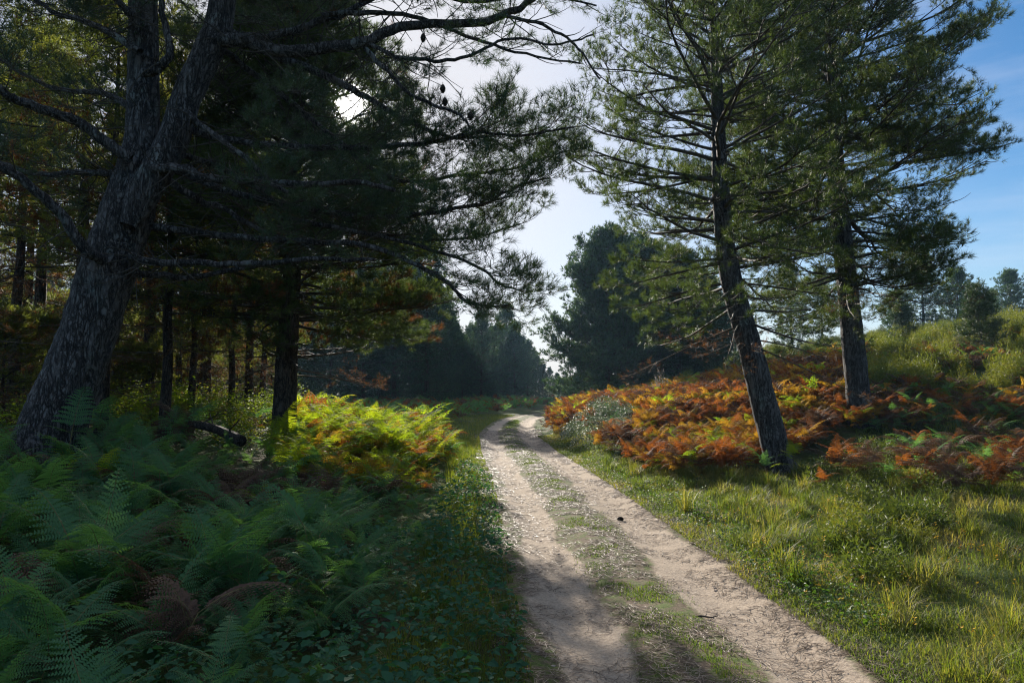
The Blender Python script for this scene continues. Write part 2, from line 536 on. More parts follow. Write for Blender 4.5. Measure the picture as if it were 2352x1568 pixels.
def ground_mat():
    m, nt, out = new_mat('woodland_ground')
    L = nt.links
    tc = nt.nodes.new("ShaderNodeTexCoord")
    n1 = node(nt, "ShaderNodeTexNoise", Scale=0.9, Detail=8.0, Roughness=0.7)
    n2 = node(nt, "ShaderNodeTexNoise", Scale=14.0, Detail=6.0, Roughness=0.7)
    L.new(tc.outputs['Object'], n1.inputs['Vector'])
    L.new(tc.outputs['Object'], n2.inputs['Vector'])
    c1 = ramp(nt, n2.outputs['Fac'], [(0.3, (0.030, 0.022, 0.014)), (0.55, (0.075, 0.055, 0.034)), (0.75, (0.15, 0.11, 0.07))])
    c2 = ramp(nt, n2.outputs['Fac'], [(0.3, (0.030, 0.050, 0.014)), (0.6, (0.075, 0.105, 0.026)), (0.8, (0.14, 0.15, 0.045))])
    f = ramp(nt, n1.outputs['Fac'], [(0.36, (0, 0, 0)), (0.54, (1, 1, 1))])
    mx = node(nt, "ShaderNodeMix", _data_type='RGBA')
    L.new(f, mx.inputs[0])
    L.new(c1, mx.inputs[6])
    L.new(c2, mx.inputs[7])
    p = node(nt, "ShaderNodeBsdfPrincipled", Roughness=0.95)
    p.inputs['Specular IOR Level'].default_value = 0.1
    L.new(mx.outputs[2], p.inputs['Base Color'])
    bp = node(nt, "ShaderNodeBump", Strength=0.8, Distance=0.04)
    L.new(n2.outputs['Fac'], bp.inputs['Height'])
    L.new(bp.outputs[0], p.inputs['Normal'])
    L.new(p.outputs[0], out.inputs['Surface'])
    return m

def track_mat():
    """Pale sand in the two wheel ruts, mossy soil along the middle and the edges (attribute across, -1..1)."""
    m, nt, out = new_mat('sandy_track')
    L = nt.links
    tc = nt.nodes.new("ShaderNodeTexCoord")
    att = node(nt, "ShaderNodeAttribute", _attribute_name="sandy")
    n1 = node(nt, "ShaderNodeTexNoise", Scale=2.6, Detail=9.0, Roughness=0.78)
    n2 = node(nt, "ShaderNodeTexNoise", Scale=42.0, Detail=6.0, Roughness=0.75)
    n3 = node(nt, "ShaderNodeTexNoise", Scale=9.0, Detail=5.0, Roughness=0.65)
    for n in (n1, n2, n3):
        L.new(tc.outputs['Object'], n.inputs['Vector'])
    sand = ramp(nt, n2.outputs['Fac'], [(0.25, (0.16, 0.120, 0.086)), (0.5, (0.33, 0.262, 0.198)), (0.75, (0.48, 0.395, 0.31))])
    soil = ramp(nt, n2.outputs['Fac'], [(0.25, (0.040, 0.028, 0.019)), (0.5, (0.115, 0.082, 0.055)), (0.75, (0.28, 0.215, 0.150))])
    moss = ramp(nt, n2.outputs['Fac'], [(0.25, (0.035, 0.050, 0.012)), (0.6, (0.10, 0.135, 0.03)), (0.8, (0.19, 0.19, 0.07))])
    mf = ramp(nt, n3.outputs['Fac'], [(0.42, (0, 0, 0)), (0.60, (1, 1, 1))])
    edge = node(nt, "ShaderNodeMix", _data_type='RGBA')
    L.new(mf, edge.inputs[0])
    L.new(soil, edge.inputs[6])
    L.new(moss, edge.inputs[7])
    s = node(nt, "ShaderNodeMath", _operation='MULTIPLY_ADD')
    L.new(n1.outputs['Fac'], s.inputs[0])
    s.inputs[1].default_value = 1.25
    s2 = node(nt, "ShaderNodeMath", _operation='SUBTRACT')
    L.new(att.outputs['Fac'], s2.inputs[0])
    s2.inputs[1].default_value = 0.60
    L.new(s2.outputs[0], s.inputs[2])
    sf = ramp(nt, s.outputs[0], [(0.36, (0, 0, 0)), (0.66, (1, 1, 1))])
    mx = node(nt, "ShaderNodeMix", _data_type='RGBA')
    L.new(sf, mx.inputs[0])
    L.new(edge.outputs[2], mx.inputs[6])
    L.new(sand, mx.inputs[7])
    p = node(nt, "ShaderNodeBsdfPrincipled", Roughness=0.92)
    p.inputs['Specular IOR Level'].default_value = 0.15
    L.new(mx.outputs[2], p.inputs['Base Color'])
    ad = node(nt, "ShaderNodeMath", _operation='ADD')
    L.new(n2.outputs['Fac'], ad.inputs[0])
    L.new(n3.outputs['Fac'], ad.inputs[1])
    bp = node(nt, "ShaderNodeBump", Strength=0.6, Distance=0.025)
    L.new(ad.outputs[0], bp.inputs['Height'])
    L.new(bp.outputs[0], p.inputs['Normal'])
    L.new(p.outputs[0], out.inputs['Surface'])
    return m

gx = warp_axis(500, 500, 0, 321, 7.2)
gy = warp_axis(120, 900, 8, 341, 7.0)
GX, GY = np.meshgrid(gx, gy)
GZ = height(GX, GY)
inside = 1 - ss(np.abs(GX - roadx(GY) - .09), 0.9, 1.2)
GZ = GZ - 0.16 * inside * (GY < 62) * (GY > -22)
g = MB()
g.add(*grid_mesh(GX, GY, GZ))
link('ground', g.mesh('ground', [ground_mat()], True), kind='structure')

ty = np.concatenate([np.linspace(-18, 2, 60), np.linspace(2.05, 20, 400), np.linspace(20.1, 60, 300)])
tu = np.linspace(-1.22, 1.40, 63)
TU, TY = np.meshgrid(tu, ty)
TX = TU + roadx(TY)
rngt = np.random.default_rng(5)
TZ = height(TX, TY) + road_profile(TU) + 0.004 - 0.10 * ss(np.abs(TU - .09), 1.06, 1.30)
TZ += 0.006 * np.sin(TX * 9 + TY * 2.3) * np.sin(TY * 5.1 - TX * 3) + rngt.normal(0, 0.0016, TZ.shape)
sandy = np.exp(-((np.abs(TU - .09) - np.where(TU < .09, .65, .69)) / (np.where(TU < .09, .28, .37) + .05 * np.sin(TY * 1.3) + .04 * np.sin(TY * 3.1 + TU * 4))) ** 4)
g = MB()
g.add(*grid_mesh(TX, TY, TZ))
me = g.mesh('sandy_track', [track_mat()], True)
a = me.attributes.new("sandy", 'FLOAT', 'POINT')
a.data.foreach_set("value", sandy.ravel().astype(np.float32))
link('dirt_road', me, kind='structure')

def ground_z(x, y):
    u = x - roadx(y)
    return height(x, y) + np.where(np.abs(u - .09) < 1.15, road_profile(u), 0)

# ------------------------------------------------------------------ templates
def needle_tuft(mb, p, d, n, length, width, rng, mat, spread=(18, 62), back=0.10):
    d = unit(d)
    a = unit(np.cross(d, [0.31, 0.22, 0.93]))
    b = np.cross(d, a)
    ph = rng.uniform(0, 2 * math.pi, n)
    th = np.radians(rng.uniform(*spread, n))
    rad = np.cos(ph)[:, None] * a + np.sin(ph)[:, None] * b
    nd = np.cos(th)[:, None] * d + np.sin(th)[:, None] * rad
    base = p - d * rng.uniform(0, back, n)[:, None]
    ln = length * rng.uniform(0.7, 1.15, n)[:, None]
    side = np.cross(nd, rng.normal(size=(n, 3)))
    side /= np.linalg.norm(side, axis=1, keepdims=True)
    V = np.stack([base - side * width / 2, base + side * width / 2, base + nd * ln], 1)
    F = np.arange(n * 3).reshape(-1, 3)
    mb.add(V.reshape(-1, 3), F, mat, np.repeat(rng.uniform(0.25, 0.75, n), 3))

def spray(seed, per_tuft, nlen, nwid, twig_r=0.004, size=0.45, sides=3, n_side=3):
    rng = np.random.default_rng(seed)
    mb = MB()
    main = spline([(0, 0, 0), (size * .5, rng.normal(0, .02), .015), (size, rng.normal(0, .03), .09)], 4)
    tube(mb, main, np.linspace(twig_r, twig_r * .5, 4), sides, 0)
    needle_tuft(mb, main[-1], main[-1] - main[-2], per_tuft, nlen, nwid, rng, 1)
    for k in range(n_side):
        for s in (-1, 1):
            t = (k + 0.7 + rng.uniform(-.25, .25)) / (n_side + .4)
            p0 = main[0] + (main[-1] - main[0]) * t * 0.92 + np.array([0, 0, -.01])
            ang = math.radians(rng.uniform(32, 62)) * s
            l = size * (0.52 - 0.25 * t) * rng.uniform(.75, 1.2)
            d = np.array([math.cos(ang), math.sin(ang), rng.uniform(-.05, .35)])
            p1 = p0 + d * l * .6
            p2 = p0 + d * l + np.array([0, 0, l * .25])
            tube(mb, [p0, p1, p2], [twig_r * .7, twig_r * .55, twig_r * .4], sides, 0)
            needle_tuft(mb, p2, p2 - p1, per_tuft, nlen, nwid, rng, 1)
    return mb.arrays()

SPRAY_NEAR = [spray(s, 22, 0.135, 0.0065) for s in range(4)]
SPRAY_MID = [spray(20 + s, 22, 0.13, 0.0075) for s in range(4)]
SPRAY_WOOD = [spray(40 + s, 9, 0.15, 0.016) for s in range(3)]
SPRAY_FAR = [spray(60 + s, 8, 0.20, 0.040, 0.008, 0.5, 3, 2) for s in range(3)]
SPRAY_BARE = [spray(80 + s, 5, 0.09, 0.009, 0.005, 0.5) for s in range(3)]

# ------------------------------------------------------------------ pines
class Sprays:
    def __init__(self):
        self.p, self.d, self.s = [], [], []

    def add(self, p, d, s):
        self.p.append(p)
        self.d.append(d)
        self.s.append(s)

def limb_path(p0, az, elev, L, droop, up, n=8, rng=None, wig=0.05):
    s = np.linspace(0, 1, n)
    e = elev - droop * s + up * s ** 2
    a = az + (np.cumsum(rng.normal(0, wig, n)) if rng is not None else 0)
    d = np.stack([np.cos(e) * np.cos(a), np.cos(e) * np.sin(a), np.sin(e)], 1)
    st = L / (n - 1)
    return np.vstack([p0, p0 + np.cumsum(d[:-1] * st, 0)])

def dress(P, L, wood, sp, rng, t0=0.3, sec_len=0.9, sec_step=0.22, spray_step=0.2, sec_r=0.011, up=0.5, size=1.0, bare=None):
    """Side branches along a limb, each carrying sprays of needles."""
    n = len(P)
    cnt = max(3, int(L * (1 - t0) / sec_step))
    Tn = np.gradient(P, axis=0)
    for k in range(cnt):
        t = t0 + (1 - t0) * (k + rng.uniform(0.1, 0.9)) / cnt
        f = t * (n - 1)
        i = min(int(f), n - 2)
        p = P[i] + (P[i + 1] - P[i]) * (f - i)
        tg = unit(Tn[i])
        s = 1 if k % 2 else -1
        ang = s * R(rng.uniform(28, 68))
        c, q = math.cos(ang), math.sin(ang)
        az = math.atan2(tg[1], tg[0]) + ang
        hor = math.hypot(tg[0], tg[1])
        el = math.asin(max(-1, min(1, tg[2]))) * (0.7 if hor > .4 else 0.35) + rng.uniform(-0.22, 0.30)
        l = sec_len * (1 - 0.55 * (t - t0) / (1 - t0 + 1e-6)) * rng.uniform(0.55, 1.15)
        Q = limb_path(p, az, el, l, 0.1, up * rng.uniform(.5, 1.4), 5, rng, 0.10)
        r = sec_r * (0.6 + 0.4 * l / max(sec_len, 1e-3))
        tube(wood, Q, np.linspace(r, r * .35, 5), 4, 0)
        m = max(1, int(l * 0.8 / spray_step))
        for j in range(m):
            v = 0.25 + 0.75 * (j + rng.uniform(.2, .9)) / m
            g_ = v * 4
            ii = min(int(g_), 3)
            pp = Q[ii] + (Q[ii + 1] - Q[ii]) * (g_ - ii)
            d = unit(Q[ii + 1] - Q[ii]) + rng.normal(0, 0.42, 3) + np.array([0, 0, 0.18 * up])
            sp.add(pp, unit(d), size * rng.uniform(.75, 1.15))
        sp.add(Q[-1], unit(Q[-1] - Q[-2] + rng.normal(0, .15, 3)), size * rng.uniform(.8, 1.1))
    sp.add(P[-1], unit(P[-1] - P[-2]), size)

def crown_mesh(sp, tmpls, mats, rng, origin, keep=None, dry=None, name='crown', dry_index=2):
    p, d, s = np.array(sp.p), np.array(sp.d), np.array(sp.s)
    ok = np.ones(len(p), bool)
    if keep is not None:
        ok &= keep(p + d * (.24 * s)[:, None], rng)
    p, d, s = p[ok], d[ok], s[ok]
    mb = MB()
    which = rng.integers(0, len(tmpls), len(p))
    isdry = dry(p, rng) if dry is not None else np.zeros(len(p), bool)
    for w in range(len(tmpls)):
        for dr in (False, True):
            q = (which == w) & (isdry == dr)
            if not q.any():
                continue
            Z = np.array([0, 0, 1.0]) + rng.normal(0, .35, (q.sum(), 3))
            t = tmpls[w]
            if dr:
                t = (t[0], t[1], np.where(t[2] == 1, dry_index, 0), t[3])
            mb.place(t, p[q] - origin, d[q], Z, s[q], rng, 0.3)
    return mb.mesh(name, mats), len(p)

def sun_gap(p, rng):
    """Leaves open the hole in the crowns through which the low sun shows."""
    x, y, f = proj(p)
    r = np.hypot(x - 806, (y - 246) * 0.8)
    r0 = 13 + 290.0 / f
    return (r > r0) & ((r > r0 + 30) | (rng.random(len(p)) < 0.5))

def make_trunk(base_pts, widths, sides, step, rng, mat, origin, name='trunk', rough=0.035):
    P = np.asarray(base_pts, float)
    L = np.linalg.norm(np.diff(P, axis=0), axis=1).sum()
    n = max(8, int(L / step))
    Q = spline(P, n)
    rr = np.interp(np.linspace(0, len(P) - 1, n), np.arange(len(P)), np.asarray(widths) / 2.0)
    mb = MB()
    tube(mb, Q - origin, rr, sides, 0, 0.5, rough, rng)
    return mb.mesh(name, [mat], True), Q, rr

def build_pine(name, label, base, H, crown_z, Rmax, dia, lean=(0, 0), seed=1, tmpl=SPRAY_MID, needle='needle', bark='bark_warm',
               whorl=0.55, per=5, step_sec=0.24, step_spray=0.2, split=True, keep=None, dead_below=None, shape=1.0, sides=20,
               trunk_step=0.08, size=1.0, skew=(0, 0), sec_ratio=0.34, bow=0.0, group=None, dryfrac=0.0, tip_up=0.9, line=None, ragged=0.0):
    """A pine: trunk, limbs in whorls, side branches, and needles on sprays."""
    rng = np.random.default_rng(seed)
    base = np.asarray(base, float)
    o = link(name, None, None, label, 'pine tree', group, loc=tuple(base))
    zs = np.array([-0.35, 0.0, 0.25, H * .2, H * .32, H * .45, H * .7, H * .9, H])
    w = dia * np.array([1.9, 1.45, 1.13, 0.97, 0.87, 0.72, 0.42, 0.17, 0.05])
    pts = []
    for z in zs:
        t = max(z, 0) / H
        b = bow * math.sin(math.pi * min(1, t * 1.2))
        lx = lean[0] * t if line is None else np.interp(z, [q[0] for q in line], [q[1] for q in line])
        pts.append((lx + b + rng.normal(0, .02), lean[1] * t + rng.normal(0, .02), z))
    me, Q, rr = make_trunk(pts, w, sides, trunk_step, rng, M[bark], np.zeros(3), 'trunk')
    link('trunk', me, o)
    sp = Sprays()
    dead = Sprays()
    allwood = MB()
    z = crown_z
    while z < H * 0.985:
        t = (z - crown_z) / (H - crown_z)
        prof = (0.62 + 0.38 * min(1, t * 4)) * (1 - max(0, t - .12) / .88) ** (0.75 * shape) + 0.05
        az0 = rng.uniform(0, 6.28)
        k = per if t < .8 else max(3, per - 1)
        c = np.array([np.interp(z, Q[:, 2], Q[:, 0]), np.interp(z, Q[:, 2], Q[:, 1]), z])
        for j in range(k):
            az = az0 + j * 2 * math.pi / k + rng.normal(0, .25)
            L = Rmax * prof * rng.uniform(.62 - ragged * .6, 1.12 + ragged * .4) * (1 + skew[0] * math.cos(az) + skew[1] * math.sin(az))
            el = R(-6 + 48 * t + rng.normal(0, 13))
            z0 = rng.uniform(-.22, .22)
            for _ in range(6):
                P = limb_path(c + np.array([0, 0, z0]), az, el, L, 0.28 * (1 - t), tip_up * .55 * rng.uniform(.2, 1.7), 9, rng, 0.17)
                if keep is None or keep((P[-1:] + base), rng).all():
                    break
                L *= .84
            r0 = min(0.010 + 0.0095 * L, np.interp(z, Q[:, 2], rr) * .6)
            wood = MB()
            tube(wood, P, np.linspace(r0, r0 * .22, 9), 5, 0)
            dress(P, L, wood, sp, rng, 0.28, max(.35, L * sec_ratio), step_sec, step_spray, r0 * .34, 0.6, size)
            if split:
                link('branch', wood.mesh('branch', [M['twig']], True), o)
            else:
                allwood.add(*[wood.arrays()[i] for i in (0, 1)], 0)
        z += whorl * rng.uniform(.75, 1.2) * (1 - .35 * t)
    if dead_below:
        z = dead_below
        while z < crown_z:
            c = np.array([np.interp(z, Q[:, 2], Q[:, 0]), np.interp(z, Q[:, 2], Q[:, 1]), z])
            az = rng.uniform(0, 6.28)
            L = Rmax * rng.uniform(.3, .75)
            P = limb_path(c, az, R(rng.uniform(-25, 12)), L, .3, .2, 7, rng, .12)
            wood = MB()
            tube(wood, P, np.linspace(.018, .006, 7), 4, 0)
            dress(P, L, wood, dead, rng, .3, L * .4, .3, .4, .007, .1, .8)
            allwood.add(*[wood.arrays()[i] for i in (0, 1)], 1)
            z += rng.uniform(.08, .3)
    if dead.p:
        dt = [(t[0], t[1], np.where(t[2] == 1, 2, 1), t[3]) for t in SPRAY_BARE]
        dp_, dd_, ds_ = np.array(dead.p), np.array(dead.d), np.array(dead.s)
        wh = rng.integers(0, len(dt), len(dp_))
        for w_ in range(len(dt)):
            q = wh == w_
            if q.any():
                allwood.place(dt[w_], dp_[q], dd_[q], np.array([0, 0, 1.0]) + rng.normal(0, .4, (q.sum(), 3)), ds_[q], rng)
    if allwood.n:
        link('bough', allwood.mesh('bough', [M['twig'], M['deadwood'], M['needle_dry']], True), o)
    off = base
    kp = None
    if keep is not None:
        kp = lambda p, r_: keep(p + off, r_)
    dr = (lambda p, r_: r_.random(len(p)) < dryfrac * np.clip(1.6 - (p[:, 2] - crown_z) / 2.5, 0.1, 1)) if dryfrac else None
    me, n = crown_mesh(sp, tmpl, [M['twig'], M[needle], M['needle_dry']], rng, np.zeros(3), kp, dr)
    link('crown', me, o)
    return o


# ------------------------------------------------------------------ the big forked pine on the left
HD = 8.5
def hero():
    rng = np.random.default_rng(11)
    b = at(100, 1075, HD)
    base = np.array([b[0], HD, float(height(b[0], HD))])
    o = link('forked_pine', None, None, 'big leaning pine with a forked trunk and grey cracked bark, left of the track', 'pine tree', loc=tuple(base))
    def pts(L, d0=HD, d1=None):
        d1 = d0 if d1 is None else d1
        n = len(L)
        return [at(p[0], p[1], d0 + (d1 - d0) * i / max(1, n - 1)) for i, p in enumerate(L)]
    k = HD / FPX
    main = pts([(60, 1190), (98, 1075), (118, 993), (158, 883), (200, 773), (258, 590), (298, 470), (324, 330), (329, 183), (329, 37), (322, -200), (312, -500), (310, -800)], HD, HD + .5)
    me, Q, rr = make_trunk(main, np.array([178, 156, 140, 126, 121, 119, 114, 76, 71, 66, 58, 38, 12]) * k, 44, 0.035, rng, M['bark'], base, 'trunk', 0.03)
    link('trunk', me, o)
    stem = pts([(295, 520), (330, 445), (394, 330), (430, 220), (482, 110), (509, 20), (530, -200), (545, -450), (550, -650)], HD - .05, HD + .6)
    me, Q2, rr2 = make_trunk(stem, np.array([40, 72, 70, 66, 68, 62, 50, 30, 8]) * k, 32, 0.035, rng, M['bark'], base, 'second_trunk', 0.03)
    link('second_trunk', me, o)
    sp = Sprays()
    # (points in the photograph, start depth, end depth, start width px, end width px, side branch length, foliage start, spray size, dense)
    limbs = [
        ([(300, 365), (205, 304), (121, 267), (48, 234), (0, 209), (-120, 150)], 8.4, 7.4, 26, 14, .9, .45, .55),
        ([(240, 598), (198, 574), (135, 491), (66, 440), (0, 403), (-120, 360)], 8.3, 7.2, 26, 15, .8, .55, .5),
        ([(280, 400), (180, 395), (80, 400), (-60, 350)], 8.6, 9.6, 18, 8, .9, .25, .8),
        ([(322, 260), (230, 210), (120, 190), (0, 120)], 8.7, 10.2, 18, 8, 1.1, .25, 1),
        ([(322, 120), (220, 60), (100, 20), (0, -60)], 8.5, 9.2, 18, 8, 1.1, .25, 1),
        ([(322, 60), (250, -20), (130, -60), (20, -160)], 8.5, 7.6, 18, 8, 1.1, .25, .8),
        ([(352, 388), (420, 388), (476, 412), (586, 414), (696, 425), (804, 421), (905, 440)], 8.4, 8.0, 24, 10, .7, .45, .5),
        ([(425, 255), (460, 285), (513, 330), (582, 385), (603, 409), (645, 424)], 8.4, 7.9, 15, 9, .6, .6, .35),
        ([(505, 92), (560, 100), (641, 121), (767, 112), (835, 95), (916, 62), (993, 55), (1110, 48), (1184, 22), (1231, 0), (1300, -60)], 8.6, 8.6, 34, 12, 1.15, .45, .6),
        ([(505, 90), (570, 82), (659, 70), (760, 30), (824, 0), (930, -70)], 8.7, 9.2, 24, 12, 1.0, .45, .7),
        ([(300, 588), (340, 592), (476, 599), (604, 606), (732, 602), (850, 598)], 8.4, 8.2, 20, 8, .6, .45, .45),
        ([(290, 620), (330, 627), (403, 632), (476, 632), (586, 615), (660, 600)], 8.6, 9.2, 19, 8, .7, .5, .6),
        ([(380, 410), (454, 461), (513, 487), (622, 549), (720, 570)], 8.6, 9.4, 20, 8, .9, .35, .8),
        ([(330, 168), (362, 160), (385, 147), (396, 110), (388, 37), (377, -10), (380, -80)], 8.4, 8.2, 23, 12, .5, .7, .5),
        ([(415, 290), (540, 330), (700, 345), (880, 345), (1019, 330), (1110, 311), (1200, 311), (1312, 290)], 8.7, 9.6, 19, 5, 1.25, .14, 1.9),
        ([(400, 390), (560, 450), (740, 480), (920, 485), (1060, 470), (1128, 458), (1183, 421), (1257, 400)], 8.8, 10.2, 18, 5, 1.2, .14, 1.9),
        ([(350, 520), (520, 545), (700, 560), (880, 580), (1020, 632), (1076, 672), (1130, 698), (1192, 699)], 8.8, 8.6, 19, 4, .75, .42, 1.1),
        ([(640, 500), (800, 525), (950, 560), (1080, 600), (1150, 640), (1212, 655)], 9.0, 8.8, 13, 4, .85, .25, 1.4),
        ([(740, 35), (900, 25), (1050, 70), (1180, 120), (1330, 150)], 8.9, 8.7, 14, 4, .9, .25, .8),
        ([(1150, 35), (1260, 60), (1340, 110), (1390, 180)], 8.6, 8.4, 9, 4, .7, .1, .8),
        ([(824, 0), (950, -20), (1090, 10), (1240, -10), (1370, 30)], 8.9, 8.3, 12, 4, .9, .2, .8),
        ([(500, 60), (640, 130), (780, 190), (846, 225), (935, 285), (1040, 330), (1140, 330)], 8.9, 9.6, 24, 7, 1.0, .35, .9),
        ([(840, 112), (890, 165), (940, 215), (1000, 250), (1060, 275), (1085, 300)], 8.6, 8.4, 12, 5, .7, .15, .5),
        ([(840, 100), (930, 130), (1010, 135), (1090, 120), (1180, 90), (1290, 105), (1380, 80)], 8.6, 8.3, 11, 4, .7, .25, .5),
        ([(490, 100), (620, 190), (760, 300), (900, 400), (1060, 395), (1200, 375), (1300, 340)], 8.9, 11.0, 17, 5, 1.3, .14, 1.9),
        ([(515, -60), (640, -80), (800, -120), (980, -110), (1150, -60), (1300, -20)], 8.9, 9.4, 26, 8, 1.2, .3, 1.0),
        ([(330, -80), (450, -110), (600, -90), (720, -40)], 8.8, 9.6, 20, 8, 1.1, .3, 1.1),
        ([(520, -160), (660, -240), (860, -270), (1060, -230)], 9.0, 9.8, 20, 8, 1.3, .3, 1.1),
        ([(318, -250), (200, -280), (60, -250), (-60, -300)], 8.9, 9.4, 20, 8, 1.2, .3, 1.1),
        ([(400, 350), (520, 390), (660, 470), (800, 520), (950, 545), (1090, 545), (1200, 520)], 9.0, 11.4, 16, 5, 1.2, .14, 1.9),
    ]
    for (L, d0, d1, w0, w1, sec, t0, dens) in limbs:
        P = spline(pts(L, d0, d1), 5 * len(L))
        P[3:] += np.cumsum(rng.normal(0, .011, (len(P) - 3, 3)), 0)
        ln = np.linalg.norm(np.diff(P, axis=0), axis=1).sum()
        wood = MB()
        rad = np.linspace(w0, w1, len(P)) * k / 2
        tube(wood, P - base, rad, 9, 0, .5, .03, rng)
        dress(P, ln, wmb := MB(), sp, rng, t0, sec, .21 / max(.35, dens), .18, .010, .75, .95)
        V, F, I, T = wmb.arrays()
        wood.add(V - base, F, 1)
        # bare dead twigs near the trunk
        for q in range(int(ln * 6)):
            t = rng.uniform(.05, max(t0, .3))
            p = P[int(t * (len(P) - 1))]
            az = rng.uniform(0, 6.28)
            tw = limb_path(p, az, rng.uniform(-.8, .7), rng.uniform(.3, .95), rng.uniform(-.8, .8), rng.uniform(-.8, 1.2), 7, rng, .22)
            tube(wood, tw - base, np.linspace(.009, .0035, 7), 4, 1)
        link('branch', wood.mesh('branch', [M['bark'], M['twig']], True), o)
    # more limbs up the two stems, out of reach of the picture's top edge but shading it
    for (QQ, zlo) in ((Q, 7.0), (Q2, 7.0)):
        z = zlo
        while z < QQ[-1][2] - .3:
            c = QQ[np.argmin(abs(QQ[:, 2] - z))]
            for j in range(4):
                az = rng.uniform(0, 6.28)
                L = 3.4 * (1 - (z - zlo) / 8.0) * rng.uniform(.6, 1.1) + .4
                P = limb_path(c, az, R(rng.uniform(0, 40)), L, .2, .6, 9, rng, .06)
                wood = MB()
                tube(wood, P - base, np.linspace(.045, .010, 9), 6, 0)
                dress(P, L, wmb := MB(), sp, rng, .3, L * .33, .26, .22, .011, .6, 1.0)
                V, F, I, T = wmb.arrays()
                wood.add(V - base, F, 1)
                link('branch', wood.mesh('branch', [M['bark'], M['twig']], True), o)
            z += rng.uniform(.4, .7)
    def keep(p, r_):
        x, y, f = proj(p)
        ok = sun_gap(p, r_)
        ok &= ~((x > 1345) & (y > 130))
        ok &= ~((y > 640) & (x < 990))
        ok &= ~((x > 900) & (y < 205) & (y > -20) & (r_.random(len(p)) < .20))
        ok &= ~((x > 1180) & (y < 215) & (y > 20) & (r_.random(len(p)) < .5))
        ok &= ~((x > 20) & (x < 480) & (y > 60) & (r_.random(len(p)) < .35))
        return ok
    me, n = crown_mesh(sp, SPRAY_NEAR, [M['twig'], M['needle_dark'], M['needle_dry']], rng, base, keep)
    link('crown', me, o)
    print('hero sprays', n)
    # hanging cones
    for (x, y, d) in ((972, 88, 8.55), (1017, 205, 8.5), (1022, 235, 8.5), (1081, 268, 8.4)):
        p = at(x, y, d)
        mb = MB()
        nb, ns = 9, 9
        for i in range(nb):
            t = i / (nb - 1)
            r = .030 * math.sin(math.pi * (.12 + .80 * t)) ** .7
            for j in range(ns):
                a = 2 * math.pi * (j + .5 * (i % 2)) / ns
                q = np.array([r * math.cos(a), r * math.sin(a), .055 - .11 * t])
                out = np.array([math.cos(a), math.sin(a), -.5])
                sd = np.array([-math.sin(a), math.cos(a), 0])
                mb.add([q - sd * .013 + [0, 0, .012], q + sd * .013 + [0, 0, .012], q + out * .017, q * .4 - [0, 0, .006]], [[0, 1, 2], [0, 2, 3], [1, 3, 2], [0, 3, 1]])
        tube(mb, [(0, 0, .11), (0, 0, .05), (0, 0, .045), (0, 0, -.05)], [.004, .005, .02, .014], 6)
        V, F, I, T = mb.arrays()
        c = link('pine_cone', None, None)
        bpy.data.objects.remove(c)
        mm = MB()
        mm.add(V * .85 + (p - base), F)
        link('pine_cone', mm.mesh('pine_cone', [M['cone']]), o)
    return o

hero()


# ------------------------------------------------------------------ the two pines on the right and the dark one on the left
def bx(px, d):
    return (px - 1176.0) / FPX * d

def keep_right_front(p, r_):
    x, y, f = proj(p)
    lim = np.interp(y, [-200, 0, 200, 380, 480, 560, 640, 760, 830], [1230, 1290, 1330, 1300, 1265, 1285, 1350, 1480, 1560])
    ok = x > lim + r_.normal(0, 18, len(p))
    ok &= ~((y > 830) | ((y > 700) & (r_.random(len(p)) < .35)))
    ok &= ~((x > 2060) & (y > -100))
    return ok

def keep_right_back(p, r_):
    x, y, f = proj(p)
    lim = np.interp(y, [-400, -100, 60, 120, 180, 250, 330, 400, 480, 560, 640, 720], [2200, 2290, 2310, 2240, 2200, 2290, 2330, 2250, 2190, 2200, 2200, 2080])
    ok = x < lim + r_.normal(0, 14, len(p))
    ok &= ~((x > 2085 + (y > 20) * (y - 20) * .35) & (x < 2150 + (y > 20) * (y - 20) * .2) & (y < 90))
    ok &= ~(y > 790)
    return ok

d1 = 12.7
x1 = bx(1790, d1)
build_pine('pine_tree', 'leaning pine with open sunlit crown at the front edge of the rust bracken bank', (x1, d1, float(height(x1, d1))), 11.6, 3.0, 3.55, .45,
           lean=(-1.15, .3), line=((-1, .2), (0, 0), (2.3, -.47), (3.7, -.80), (5.2, -.98), (8, -1.0), (11.6, -1.02)), seed=3, tmpl=SPRAY_MID, bark='bark', whorl=.46, per=6, step_sec=.25, step_spray=.22, sides=28, trunk_step=.04,
           keep=keep_right_front, shape=.55, size=.92, skew=(-.05, .0), dead_below=2.4)
d2 = 17.6
x2 = bx(1978, d2)
build_pine('pine_tree', 'straight thick pine with dense dark crown against the blue sky, right of the leaning pine', (x2, d2, float(height(x2, d2))), 15.6, 3.5, 5.3, .53,
           lean=(-.45, .2), line=((-1, .05), (0, 0), (2.3, -.15), (5, -.36), (8, -.5), (15, -.5)), seed=8, tmpl=SPRAY_MID, bark='bark', whorl=.45, per=6, step_sec=.21, step_spray=.20, sides=28, trunk_step=.04,
           keep=keep_right_back, shape=.50, size=1.05, skew=(.0, .0), dead_below=2.8)

def keep_dark(p, r_):
    x, y, f = proj(p)
    lim = np.interp(y, [0, 150, 300, 560, 680, 760, 830, 900], [930, 960, 985, 1000, 1025, 1062, 1045, 960])
    ok = (x < lim + r_.normal(0, 16, len(p))) & (y < 880)
    ok &= ~((x < 600) & (y > 520) & (r_.random(len(p)) < .75))
    ok &= ~((x >= 600) & (x < 900) & (y > 430) & (r_.random(len(p)) < .45))
    ok &= ~((x < 900) & (y <= 430) & (r_.random(len(p)) < .20))
    ok &= ~((y > 800) & (x < 960))
    return ok & sun_gap(p, r_)

